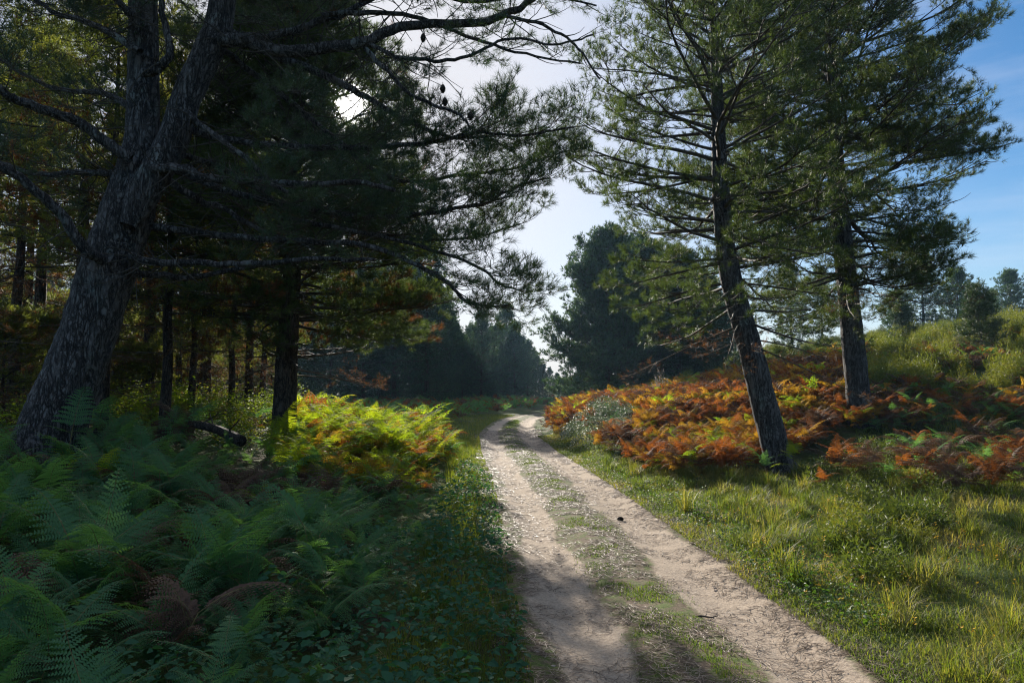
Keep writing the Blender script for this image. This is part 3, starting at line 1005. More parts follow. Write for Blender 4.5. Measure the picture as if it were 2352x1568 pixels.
d3 = 15.0
x3 = bx(655, d3)
build_pine('pine_tree', 'low spreading dark pine with thick trunk behind the lit bracken, left of the track', (x3, d3, float(height(x3, d3))), 10.4, 2.15, 3.9, .48,
           lean=(.25, 0), seed=21, tmpl=SPRAY_MID, bark='bark_warm', needle='needle', whorl=.31, per=8, step_sec=.155, step_spray=.16, sides=22,
           keep=keep_dark, shape=.6, size=1.05, dead_below=1.7, dryfrac=.12)


# ------------------------------------------------------------------ the wood: plantation pines, far pines, hill pines
def far_height(x, y):
    return float(height(x, y))

HIDE = (0, -60, -40)
# trees of the wood on the left: tall bare trunks with brown dead twigs, crowns from three metres up
wood_protos = []
for i, (H, cz, Rm, dia) in enumerate(((10.5, 4.4, 1.9, .28), (11.5, 4.8, 2.0, .33), (9.5, 3.0, 1.7, .22))):
    wood_protos.append(build_pine('plantation_pine', None, (0, 0, 0), H, cz, Rm, dia, lean=(.3 - .3 * i, .1), seed=100 + i, tmpl=SPRAY_WOOD, needle='needle_sun_tint', whorl=.62, per=5,
                                  step_sec=.46, step_spray=.34, split=False, dead_below=1.3, sides=12, trunk_step=.2, size=1.15, dryfrac=.35, bow=.15 * (i - 1)))
wood_list = [
    # px, depth, proto, rotation, scale, label
    (345, 20.5, 1, 2.0, 1.0, 'reddish brown bowed trunk just right of the big forked pine in the wood'),
    (381, 14.2, 2, 0.6, .95, 'thin black trunk leaning right, nearest of the thin trunks beside the big forked pine'),
    (462, 26.0, 1, 4.1, .95, None), (480, 24.0, 0, 1.1, .95, None), 
    (234, 13.2, 0, 5.2, .85, 'short dark trunk close behind the base of the big forked pine'),
    (38, 17.0, 0, 1.9, 1.0, 'slim leaning trunk at the far left edge of the wood'),
    (90, 20.0, 1, 2.7, 1.05, 'second trunk from the left edge of the wood, with brown dead twigs'),
     
     (-40, 22, 1, 1.2, 1.1, None),  (-160, 26, 1, .4, 1.1, None), (-260, 21, 0, 2.4, 1.1, None),
       
      
    (415, 24, 2, 2.2, 1.0, None), (535, 21, 2, 1.4, .9, None), (440, 18.5, 2, 5.0, .85, None), (270, 22, 2, 1.9, 1.0, None), (575, 23, 0, .3, .95, None), (604, 25, 2, 4.4, 1.0, None), (180, 16.5, 1, .5, 1.05, 'tall full pine close behind the fork of the big leaning pine'), (-90, 13.5, 1, 3.3, 1.1, None), (60, 24, 1, 3.0, 1.1, None),
    (-420, 24, 1, .4, 1.2, None),  (-620, 28, 1, 1.4, 1.2, None),
]
used = set()
for px, d, k, rz, sc, lab in wood_list:
    x = bx(px, d)
    pos = (x, d, far_height(x, d) - .03)
    p = wood_protos[k]
    lab = lab or 'slender plantation pine with dead lower twigs, deep in the wood left of the track'
    if k not in used:
        used.add(k)
        p.location = pos
        p.rotation_euler = (0, 0, rz)
        p.scale = (sc,) * 3
        p['label'] = lab
        p['group'] = 'pines of the wood on the left'
        p['category'] = 'pine tree'
    else:
        copy_thing(p, pos, rz, sc, lab, 'pines of the wood on the left')

low_protos = [build_pine('plantation_pine', None, (0, 0, 0), H, .25, Rm, .12, seed=150 + i, tmpl=SPRAY_WOOD, needle='needle_sun_tint', whorl=.42, per=6, step_sec=.36, step_spray=.30,
                         split=False, sides=8, trunk_step=.3, size=1.0, dryfrac=.15, tip_up=1.4) for i, (H, Rm) in enumerate(((4.2, 1.7), (3.2, 1.3)))]
low_used = set()
for px, d, k, rz, sc in ((310, 25, 0, 0, 1), (430, 27, 1, 1, 1.1), (250, 24, 0, 2, .9), (140, 23, 0, 3, 1), (60, 19, 1, 4, 1), (-30, 24, 0, 5, 1.2), (335, 20, 1, 6, .75), (105, 17.5, 1, 1.5, .9), (10, 15.5, 1, 2.5, .9), (545, 30, 0, 3.5, .9),
                         (625, 33, 0, 4.5, .9), (485, 33, 0, .5, 1), (375, 34, 0, 1.2, 1.1), (200, 29, 0, 2.2, 1.1), (20, 30, 0, 3.1, 1.2), (90, 26, 1, 5.1, 1.2), (280, 18.5, 1, .4, .7)):
    x = bx(px, d)
    pos = (x, d, far_height(x, d) - .05)
    p = low_protos[k]
    if k not in low_used:
        low_used.add(k)
        p.location, p.rotation_euler, p.scale = pos, (0, 0, rz), (sc,) * 3
        p['label'], p['group'], p['category'] = 'low bushy young pine glowing between the trunks of the left wood', 'low young pines in the left wood', 'pine tree'
    else:
        copy_thing(p, pos, rz, sc, 'low bushy young pine glowing between the trunks of the left wood', 'low young pines in the left wood')

# far pines: bushy plantation at the end of the track and on the hill
far_protos = []
for i, (H, cz, Rm, dia) in enumerate(((10.4, .5, 2.6, .28), (11.4, .7, 2.4, .30), (9.6, .4, 2.8, .26), (6.0, .2, 2.6, .26), (9.8, .5, 3.5, .34))):
    far_protos.append(build_pine('far_pine', None, (0, 0, 0), H, cz, Rm, dia, seed=200 + i, tmpl=SPRAY_FAR, needle='needle_far' if i == 3 else 'needle_blue', whorl=.55 if i < 3 else .38, per=7 if i < 4 else 9, step_sec=.34 if i < 4 else .24, step_spray=.28 if i < 4 else .22,
                                 split=False, sides=8, trunk_step=.5, size=1.05, shape=(.72, .62, .82, .55, .5)[i], ragged=.45, sec_ratio=.36, tip_up=2.2))
fl = []
G1 = 'dense pines closing off the end of the track'
L1 = 'dark blue-green pine in the dense stand where the track disappears'
FAR_H = (10.4, 11.4, 9.6, 6.0, 9.8)
for px, d, k, top in ((1004, 58, 0, 668), (1022, 64, 1, 705), (1045, 70, 2, 752), (1062, 66, 0, 778), (1082, 74, 1, 752), (1106, 63, 2, 728), (1124, 78, 0, 762), (1140, 68, 1, 752), (1163, 72, 0, 712), (1182, 66, 2, 752),
                      (1196, 80, 1, 775), (1212, 72, 0, 792), (1230, 78, 2, 815), (1247, 70, 1, 838), (1262, 82, 0, 850), (1280, 74, 2, 862), (1300, 78, 1, 868), (1322, 70, 2, 872),
                      (1150, 92, 0, 745), (1090, 92, 2, 765), (1210, 95, 1, 800), (1060, 85, 1, 772), (1018, 80, 2, 720), (1035, 76, 1, 740), (1120, 88, 1, 770), (1178, 88, 2, 770)):
    s = ((890 - top) / FPX * d + CAM_H) / FAR_H[k]
    fl.append((px, d, k, s, L1, G1))
G2 = 'pines at the back of the left wood'
L2 = 'dark pine at the shaded back of the wood, behind the low spreading pine'
for px, d, k, s in ((980, 50, 1, 1.1), (945, 56, 0, 1.15), (905, 52, 1, 1.1), (870, 60, 1, 1.1), (835, 54, 0, 1.1), (800, 62, 1, 1.15), (760, 57, 1, 1.1), (720, 63, 0, 1.1), (680, 58, 1, 1.1), (640, 66, 1, 1.15),
                    (600, 60, 0, 1.1), (560, 66, 1, 1.1), (500, 62, 0, 1.1), (440, 66, 1, 1.1), (380, 60, 0, 1.15), (320, 66, 1, 1.1), (250, 62, 0, 1.1), (180, 66, 1, 1.1), (110, 60, 0, 1.1), (40, 64, 1, 1.1), (-40, 60, 0, 1.1), (-120, 62, 1, 1.1)):
    fl.append((px, d, k, s, L2, G2))
brg = np.random.default_rng(19)
for i in range(34):
    fl.append((-260 + i * 38 + brg.uniform(-12, 12), brg.uniform(74, 92), int(brg.integers(0, 3)), brg.uniform(1.0, 1.25), 'distant pine closing the view through the left wood', 'distant pines behind the left wood'))
G3 = 'pines behind the bracken bank on the right'
for px, d, k, s, lab in ((1395, 41, 4, 1.0, 'bushy grey-green pine rising behind the left end of the bracken bank'),
                         (1475, 45, 4, .98, 'dark pine behind the bracken bank, second from its left end'),
                         (1560, 42, 4, .82, 'dark pine behind the bracken bank, seen under the leaning pine branches'),
                         (1440, 52, 4, 1.05, 'tall dark pine set back between the pines behind the bracken bank'),
                         (1620, 50, 4, .70, 'dark pine seen left of the leaning trunk beyond the bracken'),
                         (1690, 56, 2, .70, 'round dark pine seen right of the leaning trunk beyond the bracken'),
                         (1340, 56, 2, .68, 'small grey pine at the bend, left of the pines behind the bracken bank'),
                         (1820, 60, 0, .72, 'dark pine far behind, midway between the two right trunks'),
                         (1890, 66, 2, .75, 'bushy pine far behind, just left of the straight thick trunk')):
    fl.append((px, d, k, s, lab, G3))
G4 = 'pines on the hilltop'
for px, d, k, s, lab in ((2125, 60, 2, .78, 'tall dark pine on the hill just right of the straight thick pine'),
                         (2205, 60, 3, .80, 'rounded green pine on the hill crest, middle of the hilltop pines'),
                         (2240, 66, 3, .62, 'small pine tucked beside the rounded pine on the hill crest'),
                         (2330, 68, 3, .80, 'broad pine on the hill at the right edge of the view'),
                         (2060, 62, 3, .62, 'low bushy pine on the hill behind the straight thick trunk'),
                         (2285, 72, 3, .55, 'small pale pine on the skyline left of the broad hilltop pine')):
    fl.append((px, d, k, s, lab, G4))
used = set()
frng = np.random.default_rng(77)
for px, d, k, s, lab, grp in fl:
    x = bx(px, d)
    pos = (x, d, far_height(x, d) - .05)
    p = far_protos[k]
    rz = frng.uniform(0, 6.28)
    if k not in used:
        used.add(k)
        p.location = pos
        p.rotation_euler = (0, 0, rz)
        p.scale = (s,) * 3
        p['label'], p['group'], p['category'] = lab, grp, 'pine tree'
    else:
        copy_thing(p, pos, rz, s, lab, grp)

# a young pine on the heath
d = 25.5
x = bx(2256, d)
build_pine('young_pine', 'young green pine sapling standing alone among the heath shrubs on the slope', (x, d, far_height(x, d)), 2.35, .25, .72, .07, seed=301, tmpl=SPRAY_WOOD, needle='needle_dark', whorl=.26, per=6,
           step_sec=.18, step_spray=.18, split=False, sides=8, trunk_step=.2, size=.8, tip_up=2.2)
d = 33.0
x = bx(2075, d)
build_pine('young_pine', 'small pine sapling among heath shrubs just right of the straight thick trunk', (x, d, far_height(x, d)), 1.7, .3, .6, .06, seed=302, tmpl=SPRAY_WOOD, needle='needle_dark', whorl=.26, per=6,
           step_sec=.18, step_spray=.18, split=False, sides=8, trunk_step=.2, size=.8, tip_up=2.2)

# fallen trunk in the wood
lg = MB()
A, B = at(395, 968, 12.6), at(555, 1012, 11.6)
P = spline([A, (A + B) / 2 + np.array([0, .2, .05]), B], 24)
tube(lg, P - A, np.linspace(.055, .10, 24), 10, 0, .5, .05, np.random.default_rng(4))
for t, a in ((.35, .8), (.6, 2.2), (.75, -.6)):
    tube(lg, limb_path(P[int(t * 23)] - A, a, .5, .5, 0, .3, 5), np.linspace(.02, .006, 5), 5, 0)
link('fallen_log', lg.mesh('fallen_log', [M['bark_warm']], True), None, 'fallen dead trunk propped aslant behind the bracken in the wood', 'log', loc=tuple(A))


# ------------------------------------------------------------------ bracken
def frond(seed, L=0.75, droop=0.5, n=14, fine=True, seg=5, wide=.11):
    """One bracken frond along +X: midrib, pairs of pinnae, each cut into leaflets."""
    rng = np.random.default_rng(seed)
    mb = MB()
    s = np.linspace(0, 1, 9)
    e = 0.25 - (0.25 + droop * 1.5) * s ** 1.3
    a = np.cumsum(rng.normal(0, .03, 9))
    st = L / 8
    P = np.vstack([[0, 0, 0], np.cumsum(np.stack([np.cos(e) * np.cos(a), np.cos(e) * np.sin(a), np.sin(e)], 1)[:-1] * st, 0)])
    tube(mb, P, np.linspace(.0035, .001, 9), 3, 1)
    for k in range(n):
        t = 0.10 + 0.88 * (k / (n - 1)) ** .92
        f = t * 8
        i = min(int(f), 7)
        p = P[i] + (P[i + 1] - P[i]) * (f - i)
        tg = unit(P[i + 1] - P[i])
        side = unit(np.cross([0, 0, 1.0], tg))
        nor = np.cross(tg, side)
        for sg in (-1, 1):
            l = L * 0.33 * (1 - t) ** .8 * min(1, .70 + t * 1.7) * rng.uniform(.8, 1.12) + .010
            ang = R(rng.uniform(62, 76) - 18 * t)
            d = unit(math.cos(ang) * tg + math.sin(ang) * sg * side + nor * rng.uniform(-.10, .12))
            dr = -0.35 * l * (0.6 + droop)
            if fine:
                m = max(3, int(l / .016))
                v = (np.arange(m) + .6) / m
                c = p + d * (l * v)[:, None] + np.array([0, 0, 1.0]) * (dr * v ** 2)[:, None]
                fw = unit(tg - d * np.dot(tg, d))
                w = l / m * .86
                for q in (-1, 1):
                    ll = (0.17 * l * (1 - v) ** .7 + .005) * rng.uniform(.8, 1.15, m)
                    tip = c + (fw * q * ll[:, None] + d * (ll * .35)[:, None]) + nor * (rng.normal(0, .12, m) * ll)[:, None]
                    b0, b1 = c - d * w * .5, c + d * w * .5
                    mid = (c + tip) / 2 + d * (w * .42)
                    V = np.stack([b0, b1, mid, tip], 1)
                    ix = np.arange(m)[:, None] * 4
                    F = np.concatenate([ix + [0, 1, 2], ix + [0, 2, 3]])
                    mb.add(V.reshape(-1, 3), F, 0, .5 + rng.uniform(-.15, .15))
            else:
                m = seg
                v = np.linspace(0, 1, m + 1)
                c = p + d * (l * v)[:, None] + np.array([0, 0, 1.0]) * (dr * v ** 2)[:, None]
                fw = unit(tg - d * np.dot(tg, d))
                for j in range(m):
                    ll = wide * l * (1 - v[j]) ** .7 + .006
                    mb.add([c[j], c[j + 1], c[j] + d * l / m * .8 + fw * ll, c[j] + d * l / m * .8 - fw * ll], [[0, 1, 2], [0, 3, 1]], 0, .5 + rng.uniform(-.15, .15))
    return mb.arrays()

FROND_FINE = [frond(500 + i, 0.66, dr, 17) for i, dr in enumerate((.05, .30, .50, .80, .62, .18))]
FROND_DEAD = [frond(520 + i, 0.58, dr, 15) for i, dr in enumerate((.9, 1.15, .7))]
FROND_COARSE = [frond(540 + i, 0.66, dr, 15, False) for i, dr in enumerate((.3, .5, .75, .9))]

FROND_DISTANT = [frond(560 + i, 0.66, dr, 12, False, 2, .15) for i, dr in enumerate((.3, .5, .75, .9))]

def frame(az, el):
    c = math.cos(el)
    X = np.array([c * math.cos(az), c * math.sin(az), math.sin(el)])
    Y = np.array([-math.sin(az), math.cos(az), 0])
    Z = np.cross(X, Y)
    return X, Y, Z

def fern_layout(rng, dead=False):
    """stalk points and (point, azimuth, elevation, scale) of the fronds of one plant."""
    h = rng.uniform(.42, .70) * (.85 if dead else 1)
    az = rng.uniform(0, 6.28)
    ln = rng.uniform(.05, .18)
    S = spline([(0, 0, -.05), (ln * .35 * math.cos(az), ln * .35 * math.sin(az), h * .5), (ln * math.cos(az), ln * math.sin(az), h)], 6)
    out = [(S[-1], az + rng.normal(0, .3), R(rng.uniform(18, 42)), rng.uniform(.9, 1.1))]
    for k in range(rng.integers(5, 8)):
        t = rng.uniform(.5, 1)
        i = min(int(t * 5), 4)
        p = S[i] + (S[i + 1] - S[i]) * (t * 5 - i)
        out.append((p, az + rng.uniform(0.5, 5.8), R(rng.uniform(-8, 62)), rng.uniform(.45, 1.0)))
    return S, out

KINDS = {}
for kind, mat, dead in (('green', 'fern_green', 0), ('lime', 'fern_lime', 0), ('gold', 'fern_gold', 0), ('rust', 'fern_rust', 0), ('brown', 'fern_brown', 1)):
    src = FROND_DEAD if dead else FROND_FINE
    meshes = []
    for t in src:
        mb = MB()
        mb.add(t[0], t[1], t[2], t[3])
        meshes.append(mb.mesh('frond', [M[mat], M['stalk']]))
    lay = []
    rr_ = np.random.default_rng(900 + len(KINDS))
    for v in range(6):
        S, fr = fern_layout(rr_, dead)
        mb = MB()
        tube(mb, S, np.linspace(.0065, .003, len(S)), 5, 0)
        lay.append((mb.mesh('stalk', [M['stalk']], True), [(rr_.integers(0, len(meshes)), f) for f in fr]))
    KINDS[kind] = (meshes, lay)

FERN_PROTO = {}
def fern_plant(kind, v, loc, rz, sc, label, group):
    key = (kind, v)
    if key in FERN_PROTO:
        c = copy_thing(FERN_PROTO[key], loc, rz, sc, label, group)
    else:
        meshes, lay = KINDS[kind]
        st, fr = lay[v]
        c = link('bracken_fern', None, None, label, 'fern', group, loc=loc)
        link('stalk', st, c)
        for mi, (p, az, el, s_) in fr:
            f = link('frond', meshes[mi], c)
            X, Y, Z = frame(az, el)
            f.matrix_local = Matrix(((X[0] * s_, Y[0] * s_, Z[0] * s_, p[0]), (X[1] * s_, Y[1] * s_, Z[1] * s_, p[1]), (X[2] * s_, Y[2] * s_, Z[2] * s_, p[2]), (0, 0, 0, 1)))
        FERN_PROTO[key] = c
        c.rotation_euler = (0, 0, rz)
        c.scale = (sc,) * 3
    c.location = loc
    c.rotation_euler = (frg.uniform(-.24, .24), frg.uniform(-.24, .24), rz)
    return c

frg = np.random.default_rng(41)
def scatter(n, x0, x1, y0, y1, rng):
    return rng.uniform(x0, x1, n), rng.uniform(y0, y1, n)

def vnoise(x, y, s, seed=0):
    r = np.random.default_rng(seed)
    g = r.random((64, 64))
    a, b = (x / s + 500.3), (y / s + 500.7)
    i, j = np.floor(a).astype(int), np.floor(b).astype(int)
    u, v = a - i, b - j
    u, v = u * u * (3 - 2 * u), v * v * (3 - 2 * v)
    i0, j0, i1, j1 = i % 64, j % 64, (i + 1) % 64, (j + 1) % 64
    return (g[i0, j0] * (1 - u) + g[i1, j0] * u) * (1 - v) + (g[i0, j1] * (1 - u) + g[i1, j1] * u) * v

TRUNKS = [(bx(100, HD), HD, .75), (x1, d1, .42), (x2, d2, .45), (x3, d3, .45)]
plants = []          # x, y, kind, scale, zone
# left of the track: green, shaded; lime and gold where the sun reaches the far clump
X, Y = scatter(6600, -16, 1.2, 2.3, 23, frg)
U = X - roadx(Y)
for x, y, u in zip(X, Y, U):
    if y < 5.5:
        edge = 2.35 - 0.12 * (y - 3)
    elif y < 14:
        edge = 2.05
    else:
        edge = 1.95
    if u > -edge + frg.normal(0, .12) or abs(x) > y * .80 + 1.2:
        continue
    if any((x - a) ** 2 + (y - b) ** 2 < r * r for a, b, r in TRUNKS):
        continue
    if y > 20.6 and x > -4.2 + (y - 20.6) * -.5:
        continue
    if x < min(-3.4 - .22 * (y - 9), -.33 * y) and y > 9.3 and frg.random() < .80 + .16 * (y > 13):
        continue                                         # bare floor under the wood
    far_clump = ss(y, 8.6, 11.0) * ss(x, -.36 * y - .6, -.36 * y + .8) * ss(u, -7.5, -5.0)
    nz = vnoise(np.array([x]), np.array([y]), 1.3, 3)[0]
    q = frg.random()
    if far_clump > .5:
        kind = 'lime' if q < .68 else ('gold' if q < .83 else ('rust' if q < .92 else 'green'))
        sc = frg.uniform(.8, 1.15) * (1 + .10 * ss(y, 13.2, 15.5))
    else:
        kind = 'brown' if (q < .17 + .45 * (nz > .58)) else ('lime' if q > .975 else 'green')
        sc = frg.uniform(.50, 1.12) * (1.0 if y > 4 else .9) * (.75 + .5 * vnoise(np.array([x]), np.array([y]), .9, 5)[0])
    if u > -edge - .45:
        sc *= .72
    if 6 < y < 12.3:
        sc *= 1 - .36 * ss(u, -4.4, -3.2)
    plants.append((x, y, kind, sc, 'L' if far_clump < .5 else 'C'))
# the bank right of the track
X, Y = scatter(11500, 1.0, 24, 12.2, 36, frg)
U = X - roadx(Y)
for x, y, u in zip(X, Y, U):
    px = 1176 + FPX * x / y
    if px > 2450:
        continue
    e0 = 2.15 - .35 * ss(y, 15, 20) if y < 22 else 1.75
    if px > 1740 and y < 13.0 + min(3.6, (px - 1740) * .019):
        continue
    if u < e0 + frg.normal(0, .15):
        continue
    if px > 2000 and (y > 18.5 + frg.normal(0, 1.0) + (9 if vnoise(np.array([x]), np.array([y]), 2.5, 66)[0] > .66 else 0) or frg.random() < .25):
        continue
    if px <= 1990 and y > 32 + frg.normal(0, 2):
        continue
    if any((x - a) ** 2 + (y - b) ** 2 < r * r for a, b, r in TRUNKS):
        continue
    if ((x - 2.65) / 1.05) ** 2 + ((y - 21.4) / 3.7) ** 2 < 1 and frg.random() < .95:
        continue                                         # the silver bramble patch
    q = frg.random()
    nz = vnoise(np.array([x]), np.array([y]), 1.6, 9)[0]
    up = ss(y, 19, 29)
    if px > 1980:
        kind = 'brown' if q < .50 else ('rust' if q < .64 else ('gold' if q < .80 else 'green'))
    elif nz > .60 + .10 * (1 - up):
        kind = 'gold' if q < .60 else ('lime' if q < .80 else 'rust')
    elif nz < .34:
        kind = 'brown' if q < .55 else 'rust'
    else:
        kind = 'rust' if q < .56 - .18 * up else ('gold' if q < .80 else ('brown' if q < .94 else 'lime'))
    sc = frg.uniform(.50, .85) * (1 if px < 1990 else .9)
    plants.append((x, y, kind, sc, 'R'))
# shaded bracken in the clearing at the end of the track
X, Y = scatter(1700, -16, 10, 30, 62, frg)
U = X - roadx(Y)
for x, y, u in zip(X, Y, U):
    ok = (u < -1.9 - frg.random() * .5 and x > -15 and y > 31 + max(0, (x + 4)) * .3) or (u > 1.8 and y > 44 and x > 8 and x < 30) or (y > 52 and abs(u) > 2)
    if ok:
        plants.append((x, y, 'rust' if frg.random() < .22 else ('brown' if frg.random() < .2 else 'green'), frg.uniform(.7, 1.1), 'F'))
# a few on the verge beside the right trunks
for px, py, d, kind, sc in ((1755, 1085, 12.1, 'green', .8), (1815, 1120, 12.0, 'lime', .75), (1905, 1120, 11.6, 'rust', .65), (1880, 1180, 10.6, 'rust', .5), (2010, 1020, 16.8, 'brown', .7),
                            (2255, 1190, 10.0, 'brown', .8), (2270, 1230, 9.6, 'rust', .6), (2290, 1080, 13.0, 'rust', .7), (2190, 1040, 14.5, 'brown', .8), (2330, 990, 17, 'rust', .8), (2120, 985, 17, 'rust', .8),
                            (2060, 1010, 15.5, 'brown', .7), (2160, 1090, 13.2, 'brown', .7), (2240, 990, 16.0, 'rust', .8), (2320, 1060, 13.5, 'brown', .9)):
    plants.append((bx(px, d), d, kind, sc, 'V'))

X, Y = scatter(900, 4.2, 14, 7.6, 16.5, frg)
for x, y in zip(X, Y):
    px = 1176 + FPX * x / y
    if px > 2440 or px < 1880 or y < 9.6 - (px - 2150) * .004 or y > 13.0 + max(0, x - 4.4) * .32 or frg.random() < .55 * (px < 2080):
        continue
    if (x - x2) ** 2 + (y - d2) ** 2 < .4 or vnoise(np.array([x]), np.array([y]), 1.0, 77)[0] < .36:
        continue
    q = frg.random()
    plants.append((x, y, 'brown' if q < .62 else ('rust' if q < .84 else 'green'), frg.uniform(.5, .85), 'S'))
score = []
for i, (x, y, kind, sc, z) in enumerate(plants):
    px = 1176 + FPX * x / y
    score.append((sc / y) * (1 if -120 < px < 2470 else 0) * (9 if z == 'V' else 1) * (1.25 if z in 'CR' else 1))
order = np.argsort(-np.array(score))
single = set(order[:300].tolist())
LABELS = {
    ('L', 'green'): ('green bracken fern in the shade left of the track', 'green bracken ferns in the shade'),
    ('L', 'lime'): ('yellow-green bracken fern among the shaded ferns left of the track', 'yellow-green bracken ferns in the shade'),
    ('L', 'brown'): ('withered brown bracken fern among the green ferns left of the track', 'withered bracken ferns on the left'),
    ('C', 'lime'): ('bright lime bracken fern in the sunlit clump left of the track bend', 'lime bracken ferns in the sunlit clump'),
    ('C', 'green'): ('plain green bracken fern in the sunlit clump left of the track bend', 'green bracken ferns in the sunlit clump'),
    ('C', 'gold'): ('golden bracken fern in the sunlit clump left of the track bend', 'golden bracken ferns in the sunlit clump'),
    ('C', 'rust'): ('rust-orange bracken fern in the sunlit clump left of the track bend', 'rust bracken ferns in the sunlit clump'),
    ('R', 'rust'): ('rust-orange bracken fern on the bank right of the track', 'rust bracken ferns on the bank'),
    ('R', 'gold'): ('golden yellow bracken fern on the bank right of the track', 'golden bracken ferns on the bank'),
    ('R', 'lime'): ('still green bracken fern on the bank right of the track', 'green bracken ferns on the bank'),
    ('R', 'brown'): ('dark brown bracken fern on the bank right of the track', 'brown bracken ferns on the bank'),
    ('V', 'green'): ('green bracken fern in front of the foot of the leaning pine', 'ferns on the grassy verge'),
    ('V', 'lime'): ('pale green bracken fern on the grass just right of the leaning pine foot', 'ferns on the grassy verge'),
    ('V', 'rust'): ('small rust bracken fern standing alone in the grass right of the leaning pine', 'rust ferns on the grassy verge'),
    ('V', 'brown'): ('brown bracken fern in the shady grass below the straight thick pine', 'brown ferns on the grassy verge'),
    ('S', 'green'): ('green bracken fern in the dim hollow at the right edge', 'green ferns in the hollow'),
    ('S', 'rust'): ('rust bracken fern in the dim hollow at the right edge', 'rust ferns in the hollow'),
    ('S', 'brown'): ('brown bracken fern in the dim hollow at the right edge', 'brown ferns in the hollow'),
    ('F', 'green'): ('green bracken in the shaded clearing at the track end', 'far ferns'),
    ('F', 'rust'): ('rust bracken in the shaded clearing at the track end', 'far rust ferns'),
    ('F', 'brown'): ('brown bracken in the shaded clearing at the track end', 'far brown ferns'),
}
masses = {}
for i, (x, y, kind, sc, z) in enumerate(plants):
    gz = far_height(x, y)
    rz = frg.uniform(0, 6.28)
    if i in single:
        lab, grp = LABELS[(z, kind)]
        fern_plant(kind, int(frg.integers(0, 6)), (x, y, gz), rz, sc, lab, grp)
    else:
        zone = {'L': 'left', 'C': 'left', 'R': 'right', 'V': 'right', 'S': 'right', 'F': 'far'}[z]
        masses.setdefault(zone, []).append((x, y, gz, rz, sc, kind))
KM = ['green', 'lime', 'gold', 'rust', 'brown']
lay_rng = np.random.default_rng(6)
LAY = [fern_layout(lay_rng) for _ in range(8)]
for zone, label in (('left', 'bracken filling the ground between the wood and the track'), ('right', 'rust and gold bracken covering the bank right of the track'), ('far', 'dim bracken in the shaded clearing where the track disappears')):
    mb = MB()
    acc = {}
    for (x, y, gz, rz, sc, kind) in masses.get(zone, []):
        S, fr = LAY[frg.integers(0, 8)]
        c, q = math.cos(rz), math.sin(rz)
        for (p, az, el, s_) in (fr if y < 26 else fr[:5]):
            Xf, Yf, Zf = frame(az + rz, el)
            acc.setdefault((int(frg.integers(0, 4)), kind, y > 18.5), []).append((x + sc * (p[0] * c - p[1] * q), y + sc * (p[0] * q + p[1] * c), gz + sc * p[2], Xf, Zf, sc * s_))
    for (ti, kind, dist), lst in acc.items():
        t = FROND_DISTANT[ti] if dist else FROND_COARSE[ti]
        t = (t[0], t[1], np.where(t[2] == 0, KM.index(kind), 5), t[3])
        mb.place(t, [l[:3] for l in lst], np.array([l[3] for l in lst]), np.array([l[4] for l in lst]), np.array([l[5] for l in lst]), frg, .35)
    if mb.n:
        link('bracken_cover', mb.mesh('bracken_cover', [M['fern_' + k] for k in KM] + [M['stalk']]), None, label, 'bracken', kind='stuff')
print('ferns', len(plants), 'single', len(single))


# ------------------------------------------------------------------ leaves, grass, fallen needles
def leaf_template(w=.62, fold=.18, curl=.15):
    V = np.array([(0, 0, 0), (.35, w * .5, fold * w), (.75, w * .36, fold * w * .6 - curl * .4), (1, 0, -curl), (.75, -w * .36, fold * w * .6 - curl * .4), (.35, -w * .5, fold * w), (.5, 0, 0)], float)
    F = np.array([(0, 6, 1), (1, 6, 2), (2, 6, 3), (3, 6, 4), (4, 6, 5), (5, 6, 0)])
    return V, F, np.zeros(6, int), np.full(7, .5)

LEAF = leaf_template()
crg = np.random.default_rng(8)

def rand_dirs(n, rng, el=(-.3, .5)):
    az = rng.uniform(0, 2 * math.pi, n)
    e = rng.uniform(*el, n)
    return np.stack([np.cos(e) * np.cos(az), np.cos(e) * np.sin(az), np.sin(e)], 1)

# bramble leaves in the shaded corner by the track
n = 26000
x, y = crg.uniform(-4.5, .9, n), 2.2 + 12 * crg.random(n) ** 1.6
u = x - roadx(y)
wid = np.interp(y, [2.2, 5, 8, 14], [2.2, 1.7, .9, .6])
hmax = np.interp(y, [2.2, 5, 8, 14], [.42, .40, .34, .28]) * np.clip((-u - .95) / .5, .15, 1) * (0.55 + .9 * vnoise(x, y, .5, 4))
ok = (u < -.98 + .16 * (vnoise(x, y, .35, 12) - .5)) & (u > -1.0 - wid)
x, y, hmax = x[ok], y[ok], hmax[ok]
z = height(x, y) + hmax * crg.random(len(x)) ** .45
mb = MB()
d = rand_dirs(len(x), crg, (-.35, .35))
mb.place(LEAF, np.stack([x, y, z], 1), d, np.array([0, 0, 1.0]) + crg.normal(0, .45, (len(x), 3)), crg.uniform(.035, .072, len(x)), crg, .4)
for k in range(160):
    yy = 2.6 + 8 * crg.random() ** 1.5
    xx = roadx(yy) - 1.05 - crg.random() * 1.4
    P = limb_path(np.array([xx, yy, float(height(xx, yy))]), crg.uniform(0, 6.28), crg.uniform(.3, 1.1), crg.uniform(.3, .7), 1.2, .2, 7, crg, .15)
    tube(mb, P, np.linspace(.003, .0015, 7), 3, 1)
link('bramble_cover', mb.mesh('bramble_cover', [M['bramble'], M['stalk']]), None, 'dark bramble leaves carpeting the shaded corner left of the track', 'brambles', kind='stuff')

